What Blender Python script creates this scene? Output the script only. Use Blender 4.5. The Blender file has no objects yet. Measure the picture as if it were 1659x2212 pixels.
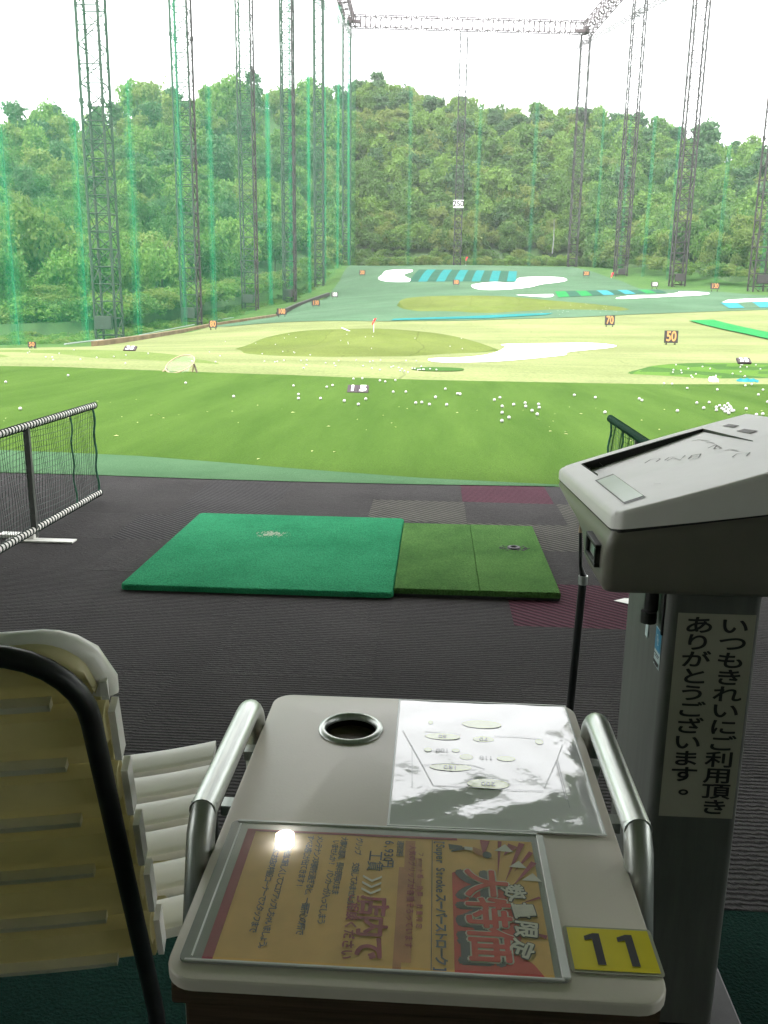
import bpy, bmesh, math, random
import numpy as np
from mathutils import Vector, Matrix
random.seed(7); rng = np.random.default_rng(11)
S = bpy.context.scene; COL = S.collection
rad = math.radians

# ------------------------------------------------------------------ camera model (surveyed from the photograph)
F = 1890.0; HC = 1.2; W0, H0 = 1659.0, 2212.0
psi = math.atan(105/F); pit = math.atan(457.4/F); rho = 0.0135
FW = np.array([-math.sin(psi)*math.cos(pit), math.cos(psi)*math.cos(pit), -math.sin(pit)])
r0 = np.array([math.cos(psi), math.sin(psi), 0.0]); u0 = np.cross(r0, FW)
RT = r0*math.cos(rho)+u0*math.sin(rho); UP = u0*math.cos(rho)-r0*math.sin(rho)
EYE = np.array([0.0, 0.0, HC])
def ray(x, y): return FW+(x-W0/2)/F*RT+(H0/2-y)/F*UP
def onz(x, y, z=0.0):
    d = ray(x, y); return EYE+d*((z-HC)/d[2])
def aty(x, y, Y):
    d = ray(x, y); return EYE+d*(Y/d[1])
def depth(P): return float((np.array(P)-EYE) @ FW)

cam = bpy.data.cameras.new('camera'); co = bpy.data.objects.new('camera', cam); COL.objects.link(co)
cam.sensor_fit = 'VERTICAL'; cam.sensor_height = 24; cam.lens = 24*F/H0; cam.clip_end = 6000; cam.clip_start = 0.05
co.matrix_world = Matrix(((RT[0], UP[0], -FW[0], 0), (RT[1], UP[1], -FW[1], 0), (RT[2], UP[2], -FW[2], HC), (0, 0, 0, 1)))
S.camera = co

# ------------------------------------------------------------------ materials
MATS = {}
def nodes_of(name):
    m = bpy.data.materials.new(name); m.use_nodes = True; nt = m.node_tree
    b = nt.nodes['Principled BSDF']; MATS[name] = m
    return m, nt, b
def lnk(nt, a, b): nt.links.new(a, b)
def mat(name, col, rough=0.6, var=0.12, scale=8.0, bump=0.0, bscale=60.0, metal=0.0, spec=0.5, coat=0.0, trans=0.0, col2=None, detail=6.0, stretch=None, emit=None, crough=.08):
    m, nt, b = nodes_of(name)
    tc = nt.nodes.new('ShaderNodeTexCoord'); src = tc.outputs['Object']
    if stretch:
        mp = nt.nodes.new('ShaderNodeMapping'); mp.inputs['Scale'].default_value = stretch
        lnk(nt, src, mp.inputs['Vector']); src = mp.outputs['Vector']
    if var > 0 or col2:
        n = nt.nodes.new('ShaderNodeTexNoise'); n.inputs['Scale'].default_value = scale; n.inputs['Detail'].default_value = detail
        n.inputs['Roughness'].default_value = 0.65
        lnk(nt, src, n.inputs['Vector'])
        r = nt.nodes.new('ShaderNodeValToRGB'); r.color_ramp.elements[0].position = 0.32; r.color_ramp.elements[1].position = 0.68
        c2 = col2 or tuple(min(1, c*(1+var)) for c in col); c1 = col if col2 else tuple(c*(1-var) for c in col)
        r.color_ramp.elements[0].color = (*c1, 1); r.color_ramp.elements[1].color = (*c2, 1)
        lnk(nt, n.outputs['Fac'], r.inputs['Fac']); lnk(nt, r.outputs['Color'], b.inputs['Base Color'])
    else:
        b.inputs['Base Color'].default_value = (*col, 1)
    b.inputs['Roughness'].default_value = rough; b.inputs['Metallic'].default_value = metal
    b.inputs['Specular IOR Level'].default_value = spec; b.inputs['Coat Weight'].default_value = coat
    b.inputs['Coat Roughness'].default_value = crough
    if bump > 0:
        n2 = nt.nodes.new('ShaderNodeTexNoise'); n2.inputs['Scale'].default_value = bscale; n2.inputs['Detail'].default_value = 4
        lnk(nt, src, n2.inputs['Vector'])
        bp = nt.nodes.new('ShaderNodeBump'); bp.inputs['Strength'].default_value = bump; bp.inputs['Distance'].default_value = 0.01
        lnk(nt, n2.outputs['Fac'], bp.inputs['Height']); lnk(nt, bp.outputs['Normal'], b.inputs['Normal'])
    if trans > 0:
        out = nt.nodes['Material Output']; t = nt.nodes.new('ShaderNodeBsdfTranslucent'); mx = nt.nodes.new('ShaderNodeMixShader')
        mx.inputs[0].default_value = trans; t.inputs['Color'].default_value = (*[min(1, c*1.25) for c in col], 1)
        if b.inputs['Base Color'].links: lnk(nt, b.inputs['Base Color'].links[0].from_socket, t.inputs['Color'])
        lnk(nt, b.outputs[0], mx.inputs[1]); lnk(nt, t.outputs[0], mx.inputs[2]); lnk(nt, mx.outputs[0], out.inputs['Surface'])
    if emit:
        b.inputs['Emission Color'].default_value = (*col, 1); b.inputs['Emission Strength'].default_value = emit
    return m
def turf(name, c1, c2, fine=220.0, patch=0.35, streak=None, rough=0.9, bump=0.5, seams=None):
    """carpet turf: broad patches, mower or seam streaks, fine blade speckle"""
    m, nt, b = nodes_of(name)
    tc = nt.nodes.new('ShaderNodeTexCoord'); src = tc.outputs['Object']
    n = nt.nodes.new('ShaderNodeTexNoise'); n.inputs['Scale'].default_value = patch; n.inputs['Detail'].default_value = 7; n.inputs['Roughness'].default_value = .7
    mp = nt.nodes.new('ShaderNodeMapping'); mp.inputs['Scale'].default_value = streak or (1, 1, 1)
    mp.inputs['Rotation'].default_value = (0, 0, rad(8))
    lnk(nt, src, mp.inputs['Vector']); lnk(nt, mp.outputs['Vector'], n.inputs['Vector'])
    r = nt.nodes.new('ShaderNodeValToRGB'); r.color_ramp.elements[0].position = .3; r.color_ramp.elements[1].position = .7
    r.color_ramp.elements[0].color = (*c1, 1); r.color_ramp.elements[1].color = (*c2, 1)
    lnk(nt, n.outputs['Fac'], r.inputs['Fac'])
    f = nt.nodes.new('ShaderNodeTexNoise'); f.inputs['Scale'].default_value = fine; f.inputs['Detail'].default_value = 3
    lnk(nt, src, f.inputs['Vector'])
    mr = nt.nodes.new('ShaderNodeMapRange'); mr.inputs['From Min'].default_value = .3; mr.inputs['From Max'].default_value = .7
    mr.inputs['To Min'].default_value = .72; mr.inputs['To Max'].default_value = 1.25
    lnk(nt, f.outputs['Fac'], mr.inputs['Value'])
    mx = nt.nodes.new('ShaderNodeMix'); mx.data_type = 'RGBA'; mx.blend_type = 'MULTIPLY'; mx.inputs['Factor'].default_value = 1
    lnk(nt, r.outputs['Color'], mx.inputs['A']); lnk(nt, mr.outputs['Result'], mx.inputs['B'])
    last = mx.outputs['Result']
    if seams:   # joints between the carpet rolls, and dirt blotches
        br = nt.nodes.new('ShaderNodeTexBrick'); br.inputs['Scale'].default_value = 1; br.inputs['Brick Width'].default_value = seams[0]; br.inputs['Row Height'].default_value = seams[1]
        br.inputs['Mortar Size'].default_value = seams[2]; br.inputs['Mortar Smooth'].default_value = .6; br.inputs['Color1'].default_value = (1, 1, 1, 1); br.inputs['Color2'].default_value = (.93, .96, .92, 1); br.inputs['Mortar'].default_value = (*[seams[3]]*3, 1)
        wn = nt.nodes.new('ShaderNodeTexNoise'); wn.inputs['Scale'].default_value = .15; lnk(nt, src, wn.inputs['Vector'])
        va = nt.nodes.new('ShaderNodeVectorMath'); va.operation = 'MULTIPLY_ADD'; lnk(nt, wn.outputs['Color'], va.inputs[0]); va.inputs[1].default_value = (1.6, 1.6, 0); lnk(nt, mp.outputs['Vector'] if not streak else src, va.inputs[2])
        lnk(nt, va.outputs[0], br.inputs['Vector'])
        m3 = nt.nodes.new('ShaderNodeMix'); m3.data_type = 'RGBA'; m3.blend_type = 'MULTIPLY'; m3.inputs['Factor'].default_value = 1; lnk(nt, last, m3.inputs['A']); lnk(nt, br.outputs['Color'], m3.inputs['B'])
        dn = nt.nodes.new('ShaderNodeTexNoise'); dn.inputs['Scale'].default_value = .09; dn.inputs['Detail'].default_value = 8; dn.inputs['Roughness'].default_value = .75; lnk(nt, src, dn.inputs['Vector'])
        dr = nt.nodes.new('ShaderNodeMapRange'); dr.inputs['From Min'].default_value = .42; dr.inputs['From Max'].default_value = .62; dr.inputs['To Min'].default_value = .78; dr.inputs['To Max'].default_value = 1; lnk(nt, dn.outputs['Fac'], dr.inputs['Value'])
        m4 = nt.nodes.new('ShaderNodeMix'); m4.data_type = 'RGBA'; m4.blend_type = 'MULTIPLY'; m4.inputs['Factor'].default_value = 1; lnk(nt, m3.outputs['Result'], m4.inputs['A']); lnk(nt, dr.outputs['Result'], m4.inputs['B']); last = m4.outputs['Result']
    lnk(nt, last, b.inputs['Base Color'])
    bp = nt.nodes.new('ShaderNodeBump'); bp.inputs['Strength'].default_value = bump; bp.inputs['Distance'].default_value = 0.01
    lnk(nt, f.outputs['Fac'], bp.inputs['Height']); lnk(nt, bp.outputs['Normal'], b.inputs['Normal'])
    b.inputs['Roughness'].default_value = rough; b.inputs['Specular IOR Level'].default_value = 0.04
    return m
def ribbed(name, base, tip, ang, pitch, worn=0.3, wob=2.0):
    """ribbed entrance carpet: wave rows, broken by noise, dusty tips"""
    m, nt, b = nodes_of(name)
    tc = nt.nodes.new('ShaderNodeTexCoord')
    mp = nt.nodes.new('ShaderNodeMapping'); mp.inputs['Rotation'].default_value = (0, 0, rad(ang)); lnk(nt, tc.outputs['Object'], mp.inputs['Vector'])
    w = nt.nodes.new('ShaderNodeTexWave'); w.bands_direction = 'Y'; w.inputs['Scale'].default_value = 0.314/pitch
    w.inputs['Distortion'].default_value = wob; w.inputs['Detail'].default_value = 3; w.inputs['Detail Scale'].default_value = 3
    lnk(nt, mp.outputs['Vector'], w.inputs['Vector'])
    n = nt.nodes.new('ShaderNodeTexNoise'); n.inputs['Scale'].default_value = 150; n.inputs['Detail'].default_value = 4; n.inputs['Roughness'].default_value = .8
    lnk(nt, tc.outputs['Object'], n.inputs['Vector'])
    n2 = nt.nodes.new('ShaderNodeTexNoise'); n2.inputs['Scale'].default_value = 2.2; n2.inputs['Detail'].default_value = 6; lnk(nt, tc.outputs['Object'], n2.inputs['Vector'])
    mu = nt.nodes.new('ShaderNodeMath'); mu.operation = 'MULTIPLY'; lnk(nt, w.outputs['Fac'], mu.inputs[0]); lnk(nt, n.outputs['Fac'], mu.inputs[1])
    m2 = nt.nodes.new('ShaderNodeMath'); m2.operation = 'MULTIPLY_ADD'; lnk(nt, n2.outputs['Fac'], m2.inputs[0]); m2.inputs[1].default_value = worn; lnk(nt, mu.outputs[0], m2.inputs[2])
    r = nt.nodes.new('ShaderNodeValToRGB'); r.color_ramp.elements[0].position = .15; r.color_ramp.elements[1].position = .75
    r.color_ramp.elements[0].color = (*base, 1); r.color_ramp.elements[1].color = (*tip, 1)
    lnk(nt, m2.outputs[0], r.inputs['Fac']); lnk(nt, r.outputs['Color'], b.inputs['Base Color'])
    bp = nt.nodes.new('ShaderNodeBump'); bp.inputs['Strength'].default_value = .8; bp.inputs['Distance'].default_value = 0.008
    lnk(nt, mu.outputs[0], bp.inputs['Height']); lnk(nt, bp.outputs['Normal'], b.inputs['Normal'])
    b.inputs['Roughness'].default_value = .92; b.inputs['Specular IOR Level'].default_value = .15
    return m
def net_mat(name, col, fac):
    m, nt, b = nodes_of(name); out = nt.nodes['Material Output']
    b.inputs['Base Color'].default_value = (*col, 1); b.inputs['Roughness'].default_value = .8; b.inputs['Specular IOR Level'].default_value = 0.1
    tr = nt.nodes.new('ShaderNodeBsdfTransparent'); tl = nt.nodes.new('ShaderNodeBsdfTranslucent'); tl.inputs['Color'].default_value = (*col, 1)
    m1 = nt.nodes.new('ShaderNodeMixShader'); m1.inputs[0].default_value = .5; lnk(nt, b.outputs[0], m1.inputs[1]); lnk(nt, tl.outputs[0], m1.inputs[2])
    tc = nt.nodes.new('ShaderNodeTexCoord'); n = nt.nodes.new('ShaderNodeTexNoise'); n.inputs['Scale'].default_value = .5
    mp = nt.nodes.new('ShaderNodeMapping'); mp.inputs['Scale'].default_value = (1.2, 1.2, .05); lnk(nt, tc.outputs['Object'], mp.inputs['Vector']); lnk(nt, mp.outputs['Vector'], n.inputs['Vector'])
    mr = nt.nodes.new('ShaderNodeMapRange'); mr.inputs['To Min'].default_value = fac*.6; mr.inputs['To Max'].default_value = fac*1.4; lnk(nt, n.outputs['Fac'], mr.inputs['Value'])
    m2 = nt.nodes.new('ShaderNodeMixShader'); lnk(nt, mr.outputs['Result'], m2.inputs[0]); lnk(nt, tr.outputs[0], m2.inputs[1]); lnk(nt, m1.outputs[0], m2.inputs[2])
    lnk(nt, m2.outputs[0], out.inputs['Surface'])
    return m
def leaf_mat(name, c1, c2, tr=.35):
    m, nt, b = nodes_of(name); out = nt.nodes['Material Output']
    oi = nt.nodes.new('ShaderNodeObjectInfo'); ge = nt.nodes.new('ShaderNodeNewGeometry')
    ad = nt.nodes.new('ShaderNodeMath'); ad.operation = 'MULTIPLY_ADD'; lnk(nt, ge.outputs['Random Per Island'], ad.inputs[0]); ad.inputs[1].default_value = .26
    a2 = nt.nodes.new('ShaderNodeMath'); a2.operation = 'MULTIPLY'; lnk(nt, oi.outputs['Random'], a2.inputs[0]); a2.inputs[1].default_value = .72
    lnk(nt, a2.outputs[0], ad.inputs[2])
    r = nt.nodes.new('ShaderNodeValToRGB'); r.color_ramp.elements[0].color = (*c1, 1); r.color_ramp.elements[1].color = (*c2, 1)
    lnk(nt, ad.outputs[0], r.inputs['Fac']); lnk(nt, r.outputs['Color'], b.inputs['Base Color'])
    b.inputs['Roughness'].default_value = .6; b.inputs['Specular IOR Level'].default_value = .25
    t = nt.nodes.new('ShaderNodeBsdfTranslucent'); lnk(nt, r.outputs['Color'], t.inputs['Color'])
    mx = nt.nodes.new('ShaderNodeMixShader'); mx.inputs[0].default_value = tr
    lnk(nt, b.outputs[0], mx.inputs[1]); lnk(nt, t.outputs[0], mx.inputs[2]); lnk(nt, mx.outputs[0], out.inputs['Surface'])
    return m

# ------------------------------------------------------------------ mesh builder and object helpers
class MB:
    def __init__(s): s.v = []; s.f = []; s.m = []
    def add(s, vs, fs, mi=0, M=None):
        o = len(s.v)
        for p in vs:
            s.v.append(tuple(M @ Vector(p)) if M is not None else tuple(float(c) for c in p))
        for f in fs: s.f.append(tuple(o+i for i in f)); s.m.append(mi)
        return s
    def box(s, c, d, mi=0, rot=None, bev=0.0):
        bm = bmesh.new(); bmesh.ops.create_cube(bm, size=1)
        for v in bm.verts: v.co = Vector((v.co.x*d[0], v.co.y*d[1], v.co.z*d[2]))
        if bev > 0: bmesh.ops.bevel(bm, geom=bm.edges[:], offset=bev, segments=2, affect='EDGES', profile=.6)
        M = Matrix.Translation(Vector([float(x) for x in c]))
        if rot is not None: M = M @ (rot.to_4x4() if isinstance(rot, Matrix) else rot)
        bm.verts.ensure_lookup_table(); bm.verts.index_update()
        s.add([v.co.copy() for v in bm.verts], [[v.index for v in f.verts] for f in bm.faces], mi, M); bm.free(); return s
    def tube(s, pts, r, n=8, mi=0, cap=True):
        pts = [Vector([float(c) for c in p]) for p in pts]; rs = r if isinstance(r, (list, tuple)) else [r]*len(pts)
        o = len(s.v); prev = None
        for i, p in enumerate(pts):
            t = (pts[min(i+1, len(pts)-1)]-pts[max(i-1, 0)]).normalized()
            if prev is None:
                a = Vector((0, 0, 1)) if abs(t.z) < .9 else Vector((1, 0, 0)); u = t.cross(a).normalized()
            else: u = (prev-t*prev.dot(t)).normalized()
            prev = u; w = t.cross(u)
            for k in range(n):
                q = p+(u*math.cos(2*math.pi*k/n)+w*math.sin(2*math.pi*k/n))*rs[i]; s.v.append(tuple(q))
        for i in range(len(pts)-1):
            for k in range(n):
                a = o+i*n+k; b = o+i*n+(k+1) % n; s.f.append((a, b, b+n, a+n)); s.m.append(mi)
        if cap:
            s.f.append(tuple(o+k for k in range(n))[::-1]); s.m.append(mi)
            e = o+(len(pts)-1)*n; s.f.append(tuple(e+k for k in range(n))); s.m.append(mi)
        return s
    def bar(s, a, b, r, mi=0, n=4): return s.tube([a, b], r, n, mi)
    def prism(s, poly, z0, z1, mi=0, M=None):
        """outline polygon (x, y) extruded from z0 to z1"""
        n = len(poly)
        vs = [(x, y, z0) for x, y in poly]+[(x, y, z1) for x, y in poly]
        fs = [tuple(range(n))[::-1], tuple(range(n, 2*n))]+[(i, (i+1) % n, (i+1) % n+n, i+n) for i in range(n)]
        return s.add(vs, fs, mi, M)
    def text(s, body, size, M, mi=0, fat=0.0, align='CENTER', depth=0.0, sx=1.0):
        c = bpy.data.curves.new('lettering', 'FONT'); c.body = body; c.size = size; c.align_x = align; c.align_y = 'CENTER'; c.extrude = depth
        o = bpy.data.objects.new('lettering', c); COL.objects.link(o)
        me = bpy.data.meshes.new_from_object(o.evaluated_get(bpy.context.evaluated_depsgraph_get()))
        shifts = [(0, 0)] if fat <= 0 else [(fat*math.cos(a), fat*math.sin(a)) for a in np.linspace(0, 2*math.pi, 9)[:8]]
        for k, (ax, ay) in enumerate(shifts):
            s.add([(v.co.x*sx+ax, v.co.y+ay, v.co.z+k*size*.0006) for v in me.vertices], [tuple(p.vertices) for p in me.polygons], mi, M)
        bpy.data.objects.remove(o); bpy.data.curves.remove(c); bpy.data.meshes.remove(me); return s
    def build(s, name, mats, parent=None, smooth=None, loc=None):
        me = bpy.data.meshes.new(name); vs = s.v
        if loc is not None: vs = [(x-loc[0], y-loc[1], z-loc[2]) for x, y, z in vs]
        me.from_pydata(vs, [], s.f)
        ms = mats if isinstance(mats, (list, tuple)) else [mats]
        for m in ms: me.materials.append(m)
        if len(ms) > 1: me.polygons.foreach_set('material_index', s.m)
        if smooth is not None:
            me.polygons.foreach_set('use_smooth', [True]*len(me.polygons))
            if smooth < 180: me.set_sharp_from_angle(angle=rad(smooth))
        me.update()
        o = bpy.data.objects.new(name, me); COL.objects.link(o)
        if parent is not None: o.parent = parent
        if loc is not None: o.location = loc
        return o
def empty(name, loc=(0, 0, 0), rz=0.0):
    o = bpy.data.objects.new(name, None); COL.objects.link(o); o.location = [float(c) for c in loc]; o.rotation_euler = (0, 0, rz); o.empty_display_size = .1; return o
def tag(o, label, cat, group=None):
    o['label'] = label; o['category'] = cat
    if group: o['group'] = group
    return o
def struct(o): o['kind'] = 'structure'; return o
def rrect(x0, y0, x1, y1, r, n=6):
    out = []
    for cx, cy, a in ((x1-r, y0+r, -90), (x1-r, y1-r, 0), (x0+r, y1-r, 90), (x0+r, y0+r, 180)):
        for k in range(n+1):
            t = rad(a+90*k/n); out.append((cx+r*math.cos(t), cy+r*math.sin(t)))
    return out
def fast_mesh(name, V, Q, mats):
    """V (n,3) floats, Q (m,4) ints"""
    me = bpy.data.meshes.new(name); V = np.asarray(V, np.float32); Q = np.asarray(Q, np.int32)
    me.vertices.add(len(V)); me.vertices.foreach_set('co', V.ravel())
    me.loops.add(Q.size); me.loops.foreach_set('vertex_index', Q.ravel())
    me.polygons.add(len(Q)); me.polygons.foreach_set('loop_start', np.arange(0, Q.size, 4, dtype=np.int32)); me.polygons.foreach_set('loop_total', np.full(len(Q), 4, np.int32))
    for m in (mats if isinstance(mats, (list, tuple)) else [mats]): me.materials.append(m)
    me.update(calc_edges=True); me.validate(); return me

# ------------------------------------------------------------------ palette
M_floor = ribbed('floor_carpet', (.0142, .0135, .0134), (.073, .067, .066), 0, .016)
M_floor2 = ribbed('floor_carpet_plain', (.0146, .0139, .0138), (.075, .069, .068), 0, .017, .34, 3.0)
M_diag = ribbed('floor_carpet_diagonal', (.018, .017, .017), (.115, .11, .092), 40, .035, .35, .8)
M_diagd = ribbed('floor_carpet_diagonal_dark', (.0135, .0128, .0132), (.072, .067, .068), 40, .026, .3, .8)
M_burg = ribbed('floor_carpet_burgundy', (.027, .007, .013), (.105, .036, .055), 38, .03, .3, 1.0)
M_greencarpet = turf('floor_carpet_green', (.004, .020, .015), (.009, .036, .027), 160, 2)
M_seam = mat('floor_underlay', (.02, .019, .0185), .95)
M_strip = turf('edge_carpet', (.050, .112, .052), (.076, .15, .075), 180, 1.2)
M_near = turf('near_turf', (.031, .070, .009), (.058, .108, .018), 95, .5, (2.4, .3, 1), bump=.7)
M_mid = turf('mid_field', (.145, .17, .066), (.208, .232, .102), 14, .12, (.35, 1.6, 1), bump=.15, seams=(14, 3.6, .045, .74))
M_far = turf('far_field', (.060, .118, .066), (.080, .142, .084), 10, .06, (.5, 1.5, 1), bump=.15, seams=(16, 4, .04, .85))
M_green = turf('green_carpet', (.090, .120, .026), (.12, .148, .038), 16, .2, (1.5, .5, 1), bump=.2, seams=(4.5, 30, .05, .78))
M_skirt = turf('green_skirt', (.060, .088, .018), (.082, .11, .025), 14, .3, bump=.3)
M_lowgreen = turf('low_green_carpet', (.085, .125, .032), (.115, .155, .045), 20, .3, (1.2, .5, 1), bump=.2)
M_vivid = turf('vivid_green', (.050, .115, .016), (.07, .14, .022), 40, .5)
M_vivid2 = turf('vivid_green_dark', (.030, .08, .014), (.042, .094, .02), 40, .5)
M_stripg = turf('bright_strip', (.014, .15, .04), (.02, .18, .048), 20, .5)
M_tealstripe = turf('teal_stripe', (.016, .13, .125), (.02, .155, .15), 12, .4)
M_darkstripe = turf('dark_stripe', (.018, .065, .042), (.026, .08, .05), 12, .4)
M_cyanstripe = turf('cyan_stripe', (.025, .16, .185), (.035, .185, .21), 12, .4)
M_sand = mat('white_sheet', (.86, .86, .83), .8, .05, .8)
M_bank = turf('bank_grass', (.03, .08, .022), (.07, .135, .035), 9, .35, bump=.4)
M_hill = mat('hill_soil', (.022, .05, .015), .95, col2=(.06, .115, .03), scale=.4)
M_ground = mat('far_ground', (.05, .09, .03), .95, scale=.02)
M_stance = turf('stance_mat', (.016, .175, .078), (.038, .275, .128), 150, 1.6, bump=1.0)
M_hit = turf('hitting_mat', (.042, .115, .028), (.092, .20, .054), 130, 2.6, bump=1.2)
M_rubber = mat('black_rubber', (.012, .012, .012), .6, .2, 20)
M_wear = mat('worn_patch', (.22, .30, .20), .9, .35, 60)
M_steel = mat('steel_dark', (.028, .027, .026), .6, .25, 2, metal=.1)
M_brownsteel = mat('steel_brown', (.06, .042, .045), .55, .25, 2, metal=.2)
M_greysteel = mat('steel_grey', (.2, .2, .2), .5, .2, 2)
M_netrope = mat('net_rope', (.03, .16, .09), .8, .1, 5)
M_wire = mat('wire', (.25, .26, .27), .5)
M_netg = net_mat('green_net', (.026, .33, .15), .16)
M_netf = net_mat('green_net_back', (.03, .32, .14), .03)
M_netr = net_mat('green_net_right', (.035, .40, .19), .06)
M_fold = net_mat('green_net_gathered', (.02, .42, .2), .065)
M_foldd = net_mat('green_net_gathered_dense', (.02, .40, .19), .15)
M_foldl = net_mat('green_net_gathered_light', (.02, .40, .19), .055)
M_board = mat('brown_board', (.15, .11, .055), .9, .35, .8, bump=.3, bscale=4)
M_pale = mat('pale_pipe', (.22, .27, .23), .7)
M_black = mat('sign_black', (.02, .017, .015), .6, .2, 3)
M_orange = mat('sign_orange', (.46, .21, .06), .6, .08, 4)
M_signwhite = mat('sign_white', (.82, .80, .76), .6, .05, 4)
M_plum = mat('sign_plum', (.030, .019, .023), .7, .15, 6)
M_red = mat('flag_red', (.75, .05, .06), .7, .1, 5, trans=.3)
M_pole = mat('flag_pole', (.75, .72, .62), .5)
M_bark = mat('bark', (.07, .055, .04), .9, .3, 3)
M_balls = mat('golf_ball', (.38, .38, .36), .4, 0)
M_wood = mat('light_wood', (.36, .28, .18), .7, .2, 12)
M_chipnet = net_mat('chip_net', (.50, .56, .52), .22)
M_bar = mat('white_bar', (.70, .69, .64), .45, .12, 20)
M_wrap = mat('wrap_cord', (.012, .03, .022), .7, .2, 60)
M_wrapg = mat('wrap_cord_green', (.012, .085, .045), .7, .2, 60)
M_cord = mat('net_cord', (.012, .10, .05), .75, .2, 60)
M_cordd = mat('net_cord_dark', (.02, .045, .034), .75, .2, 60)
M_post = mat('grey_post', (.12, .125, .115), .45, .15, 20, metal=.4)
M_lid = mat('lid_plastic', (.80, .765, .76), .42, .05, 5, bump=.02, bscale=400)
M_body = mat('body_plastic', (.165, .155, .13), .42, .08, 4, bump=.03, bscale=300)
M_panel = mat('panel_plastic', (.8, .78, .79), .3, .05, 5)
M_gasket_shade = mat('gasket_shade', (.012, .011, .012), .5)
M_window = mat('display_window', (.86, .89, .89), .15, .03, 10)
M_cabinet = mat('post_paint', (.105, .11, .10), .5, .12, 9, stretch=(6, 6, .7), bump=.04, bscale=120)
M_paper = mat('sign_paper', (.36, .35, .275), .7, .06, 7)
M_ink = mat('ink', (.012, .012, .014), .6, .1, 40)
M_inkb = mat('ink_blue', (.10, .12, .17), .7, .3, 90)
M_blue = mat('sticker_blue', (.03, .20, .34), .4, .1, 20)
M_sticker = mat('sticker_pale', (.50, .60, .60), .5, .06, 20)
M_chrome = mat('brushed_steel', (.54, .56, .54), .36, .12, 14, metal=.9, stretch=(20, 1, 1))
M_darkmetal = mat('dark_metal', (.03, .03, .03), .4, .2, 20, metal=.5)
M_top = mat('table_laminate', (.76, .69, .62), .33, .04, 3, bump=.03, bscale=260)
M_wooddark = mat('dark_wood', (.085, .052, .032), .6, .4, 12, stretch=(1, 14, 30))
M_sleeve = mat('sleeve_plastic', (.34, .345, .33), .22, .1, 9, coat=.4)
M_lam = mat('laminate_sheet', (.66, .66, .68), .05, .03, 6, bump=.12, bscale=14, coat=1.0, spec=.7, crough=.02)
M_lamedge = mat('laminate_edge', (.82, .82, .82), .2, .05, 20)
M_mapgreen = mat('map_green', (.62, .78, .24), .06, .1, 60, bump=.12, bscale=14, coat=.9, spec=.6, crough=.02)
M_lidink = mat('lid_ink', (.30, .28, .285), .7, .3, 200)
M_mapink = mat('map_ink', (.46, .47, .50), .15, .1, 60, coat=.8)
def film_mat(name, veil):
    m, nt, b = nodes_of(name); out = nt.nodes['Material Output']; nt.nodes.remove(b)
    tr = nt.nodes.new('ShaderNodeBsdfTransparent'); gl = nt.nodes.new('ShaderNodeBsdfGlossy'); gl.inputs['Roughness'].default_value = .012; df = nt.nodes.new('ShaderNodeBsdfDiffuse'); df.inputs['Color'].default_value = (.8, .8, .76, 1)
    m1 = nt.nodes.new('ShaderNodeMixShader'); m2 = nt.nodes.new('ShaderNodeMixShader'); m1.inputs[0].default_value = veil
    lnk(nt, tr.outputs[0], m1.inputs[1]); lnk(nt, df.outputs[0], m1.inputs[2]); m2.inputs[0].default_value = .10; lnk(nt, m1.outputs[0], m2.inputs[1]); lnk(nt, gl.outputs[0], m2.inputs[2]); lnk(nt, m2.outputs[0], out.inputs['Surface'])
    return m
M_film = film_mat('clear_film', .07)
M_poster = mat('poster_orange', (.74, .46, .14), .5, .12, 14, bump=.04, bscale=22, spec=.2)
M_posterred = mat('poster_red', (.62, .095, .08), .5, .15, 24, spec=.2)
M_postermaroon = mat('poster_maroon', (.36, .07, .10), .5, .15, 24, spec=.2)
M_posterpink = mat('poster_pink', (.52, .24, .11), .5, .2, 30, spec=.2)
M_postergrey = mat('poster_grey', (.12, .125, .135), .5, .15, 30, spec=.2)
M_posterwhite = mat('poster_white', (.70, .67, .58), .5, .1, 30, spec=.2)
M_yellow = mat('card_yellow', (.72, .60, .015), .3, .05, 10, coat=.25)
M_clear = mat('card_clear', (.44, .42, .36), .12, .1, 30, coat=.8)
M_cream = mat('cream_plastic', (.68, .62, .36), .42, .08, 9, trans=.3, bump=.03, bscale=200)
M_ledge = mat('ledge_plastic', (.72, .70, .54), .4, .08, 9)
M_white = mat('white_plastic_and_highlight', (.90, .88, .82), .26, .05, 6, trans=.08)
M_tube = mat('black_tube', (.018, .02, .02), .42, .2, 25, metal=.3)
M_roof = mat('roof_panel', (.72, .71, .69), .8, .1, 1)
M_lamp = mat('lamp_glow', (1, .93, .80), .5, 0, emit=14.0)

# ------------------------------------------------------------------ terrain: thin plate splines through surveyed points
def tps(P):
    P = np.array(P, float); X = P[:, :2]; n = len(P)
    d = np.linalg.norm(X[:, None]-X[None], axis=2)
    K = np.where(d > 0, d*d*np.log(np.maximum(d, 1e-9)), 0)+np.eye(n)*1.0
    A = np.zeros((n+3, n+3)); A[:n, :n] = K; A[:n, n] = 1; A[:n, n+1:] = X; A[n, :n] = 1; A[n+1:, :n] = X.T
    w = np.linalg.solve(A, np.concatenate([P[:, 2], [0, 0, 0]]))
    def f(x, y):
        x = np.asarray(x, float); y = np.asarray(y, float); sh = x.shape; q = np.stack([x.ravel(), y.ravel()], 1); out = np.empty(len(q))
        for i in range(0, len(q), 20000):
            qq = q[i:i+20000]; dd = np.linalg.norm(qq[:, None]-X[None], axis=2)
            out[i:i+20000] = np.where(dd > 0, dd*dd*np.log(np.maximum(dd, 1e-9)), 0) @ w[:n]+w[n]+qq @ w[n+1:]
        return out.reshape(sh)
    return f
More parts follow.
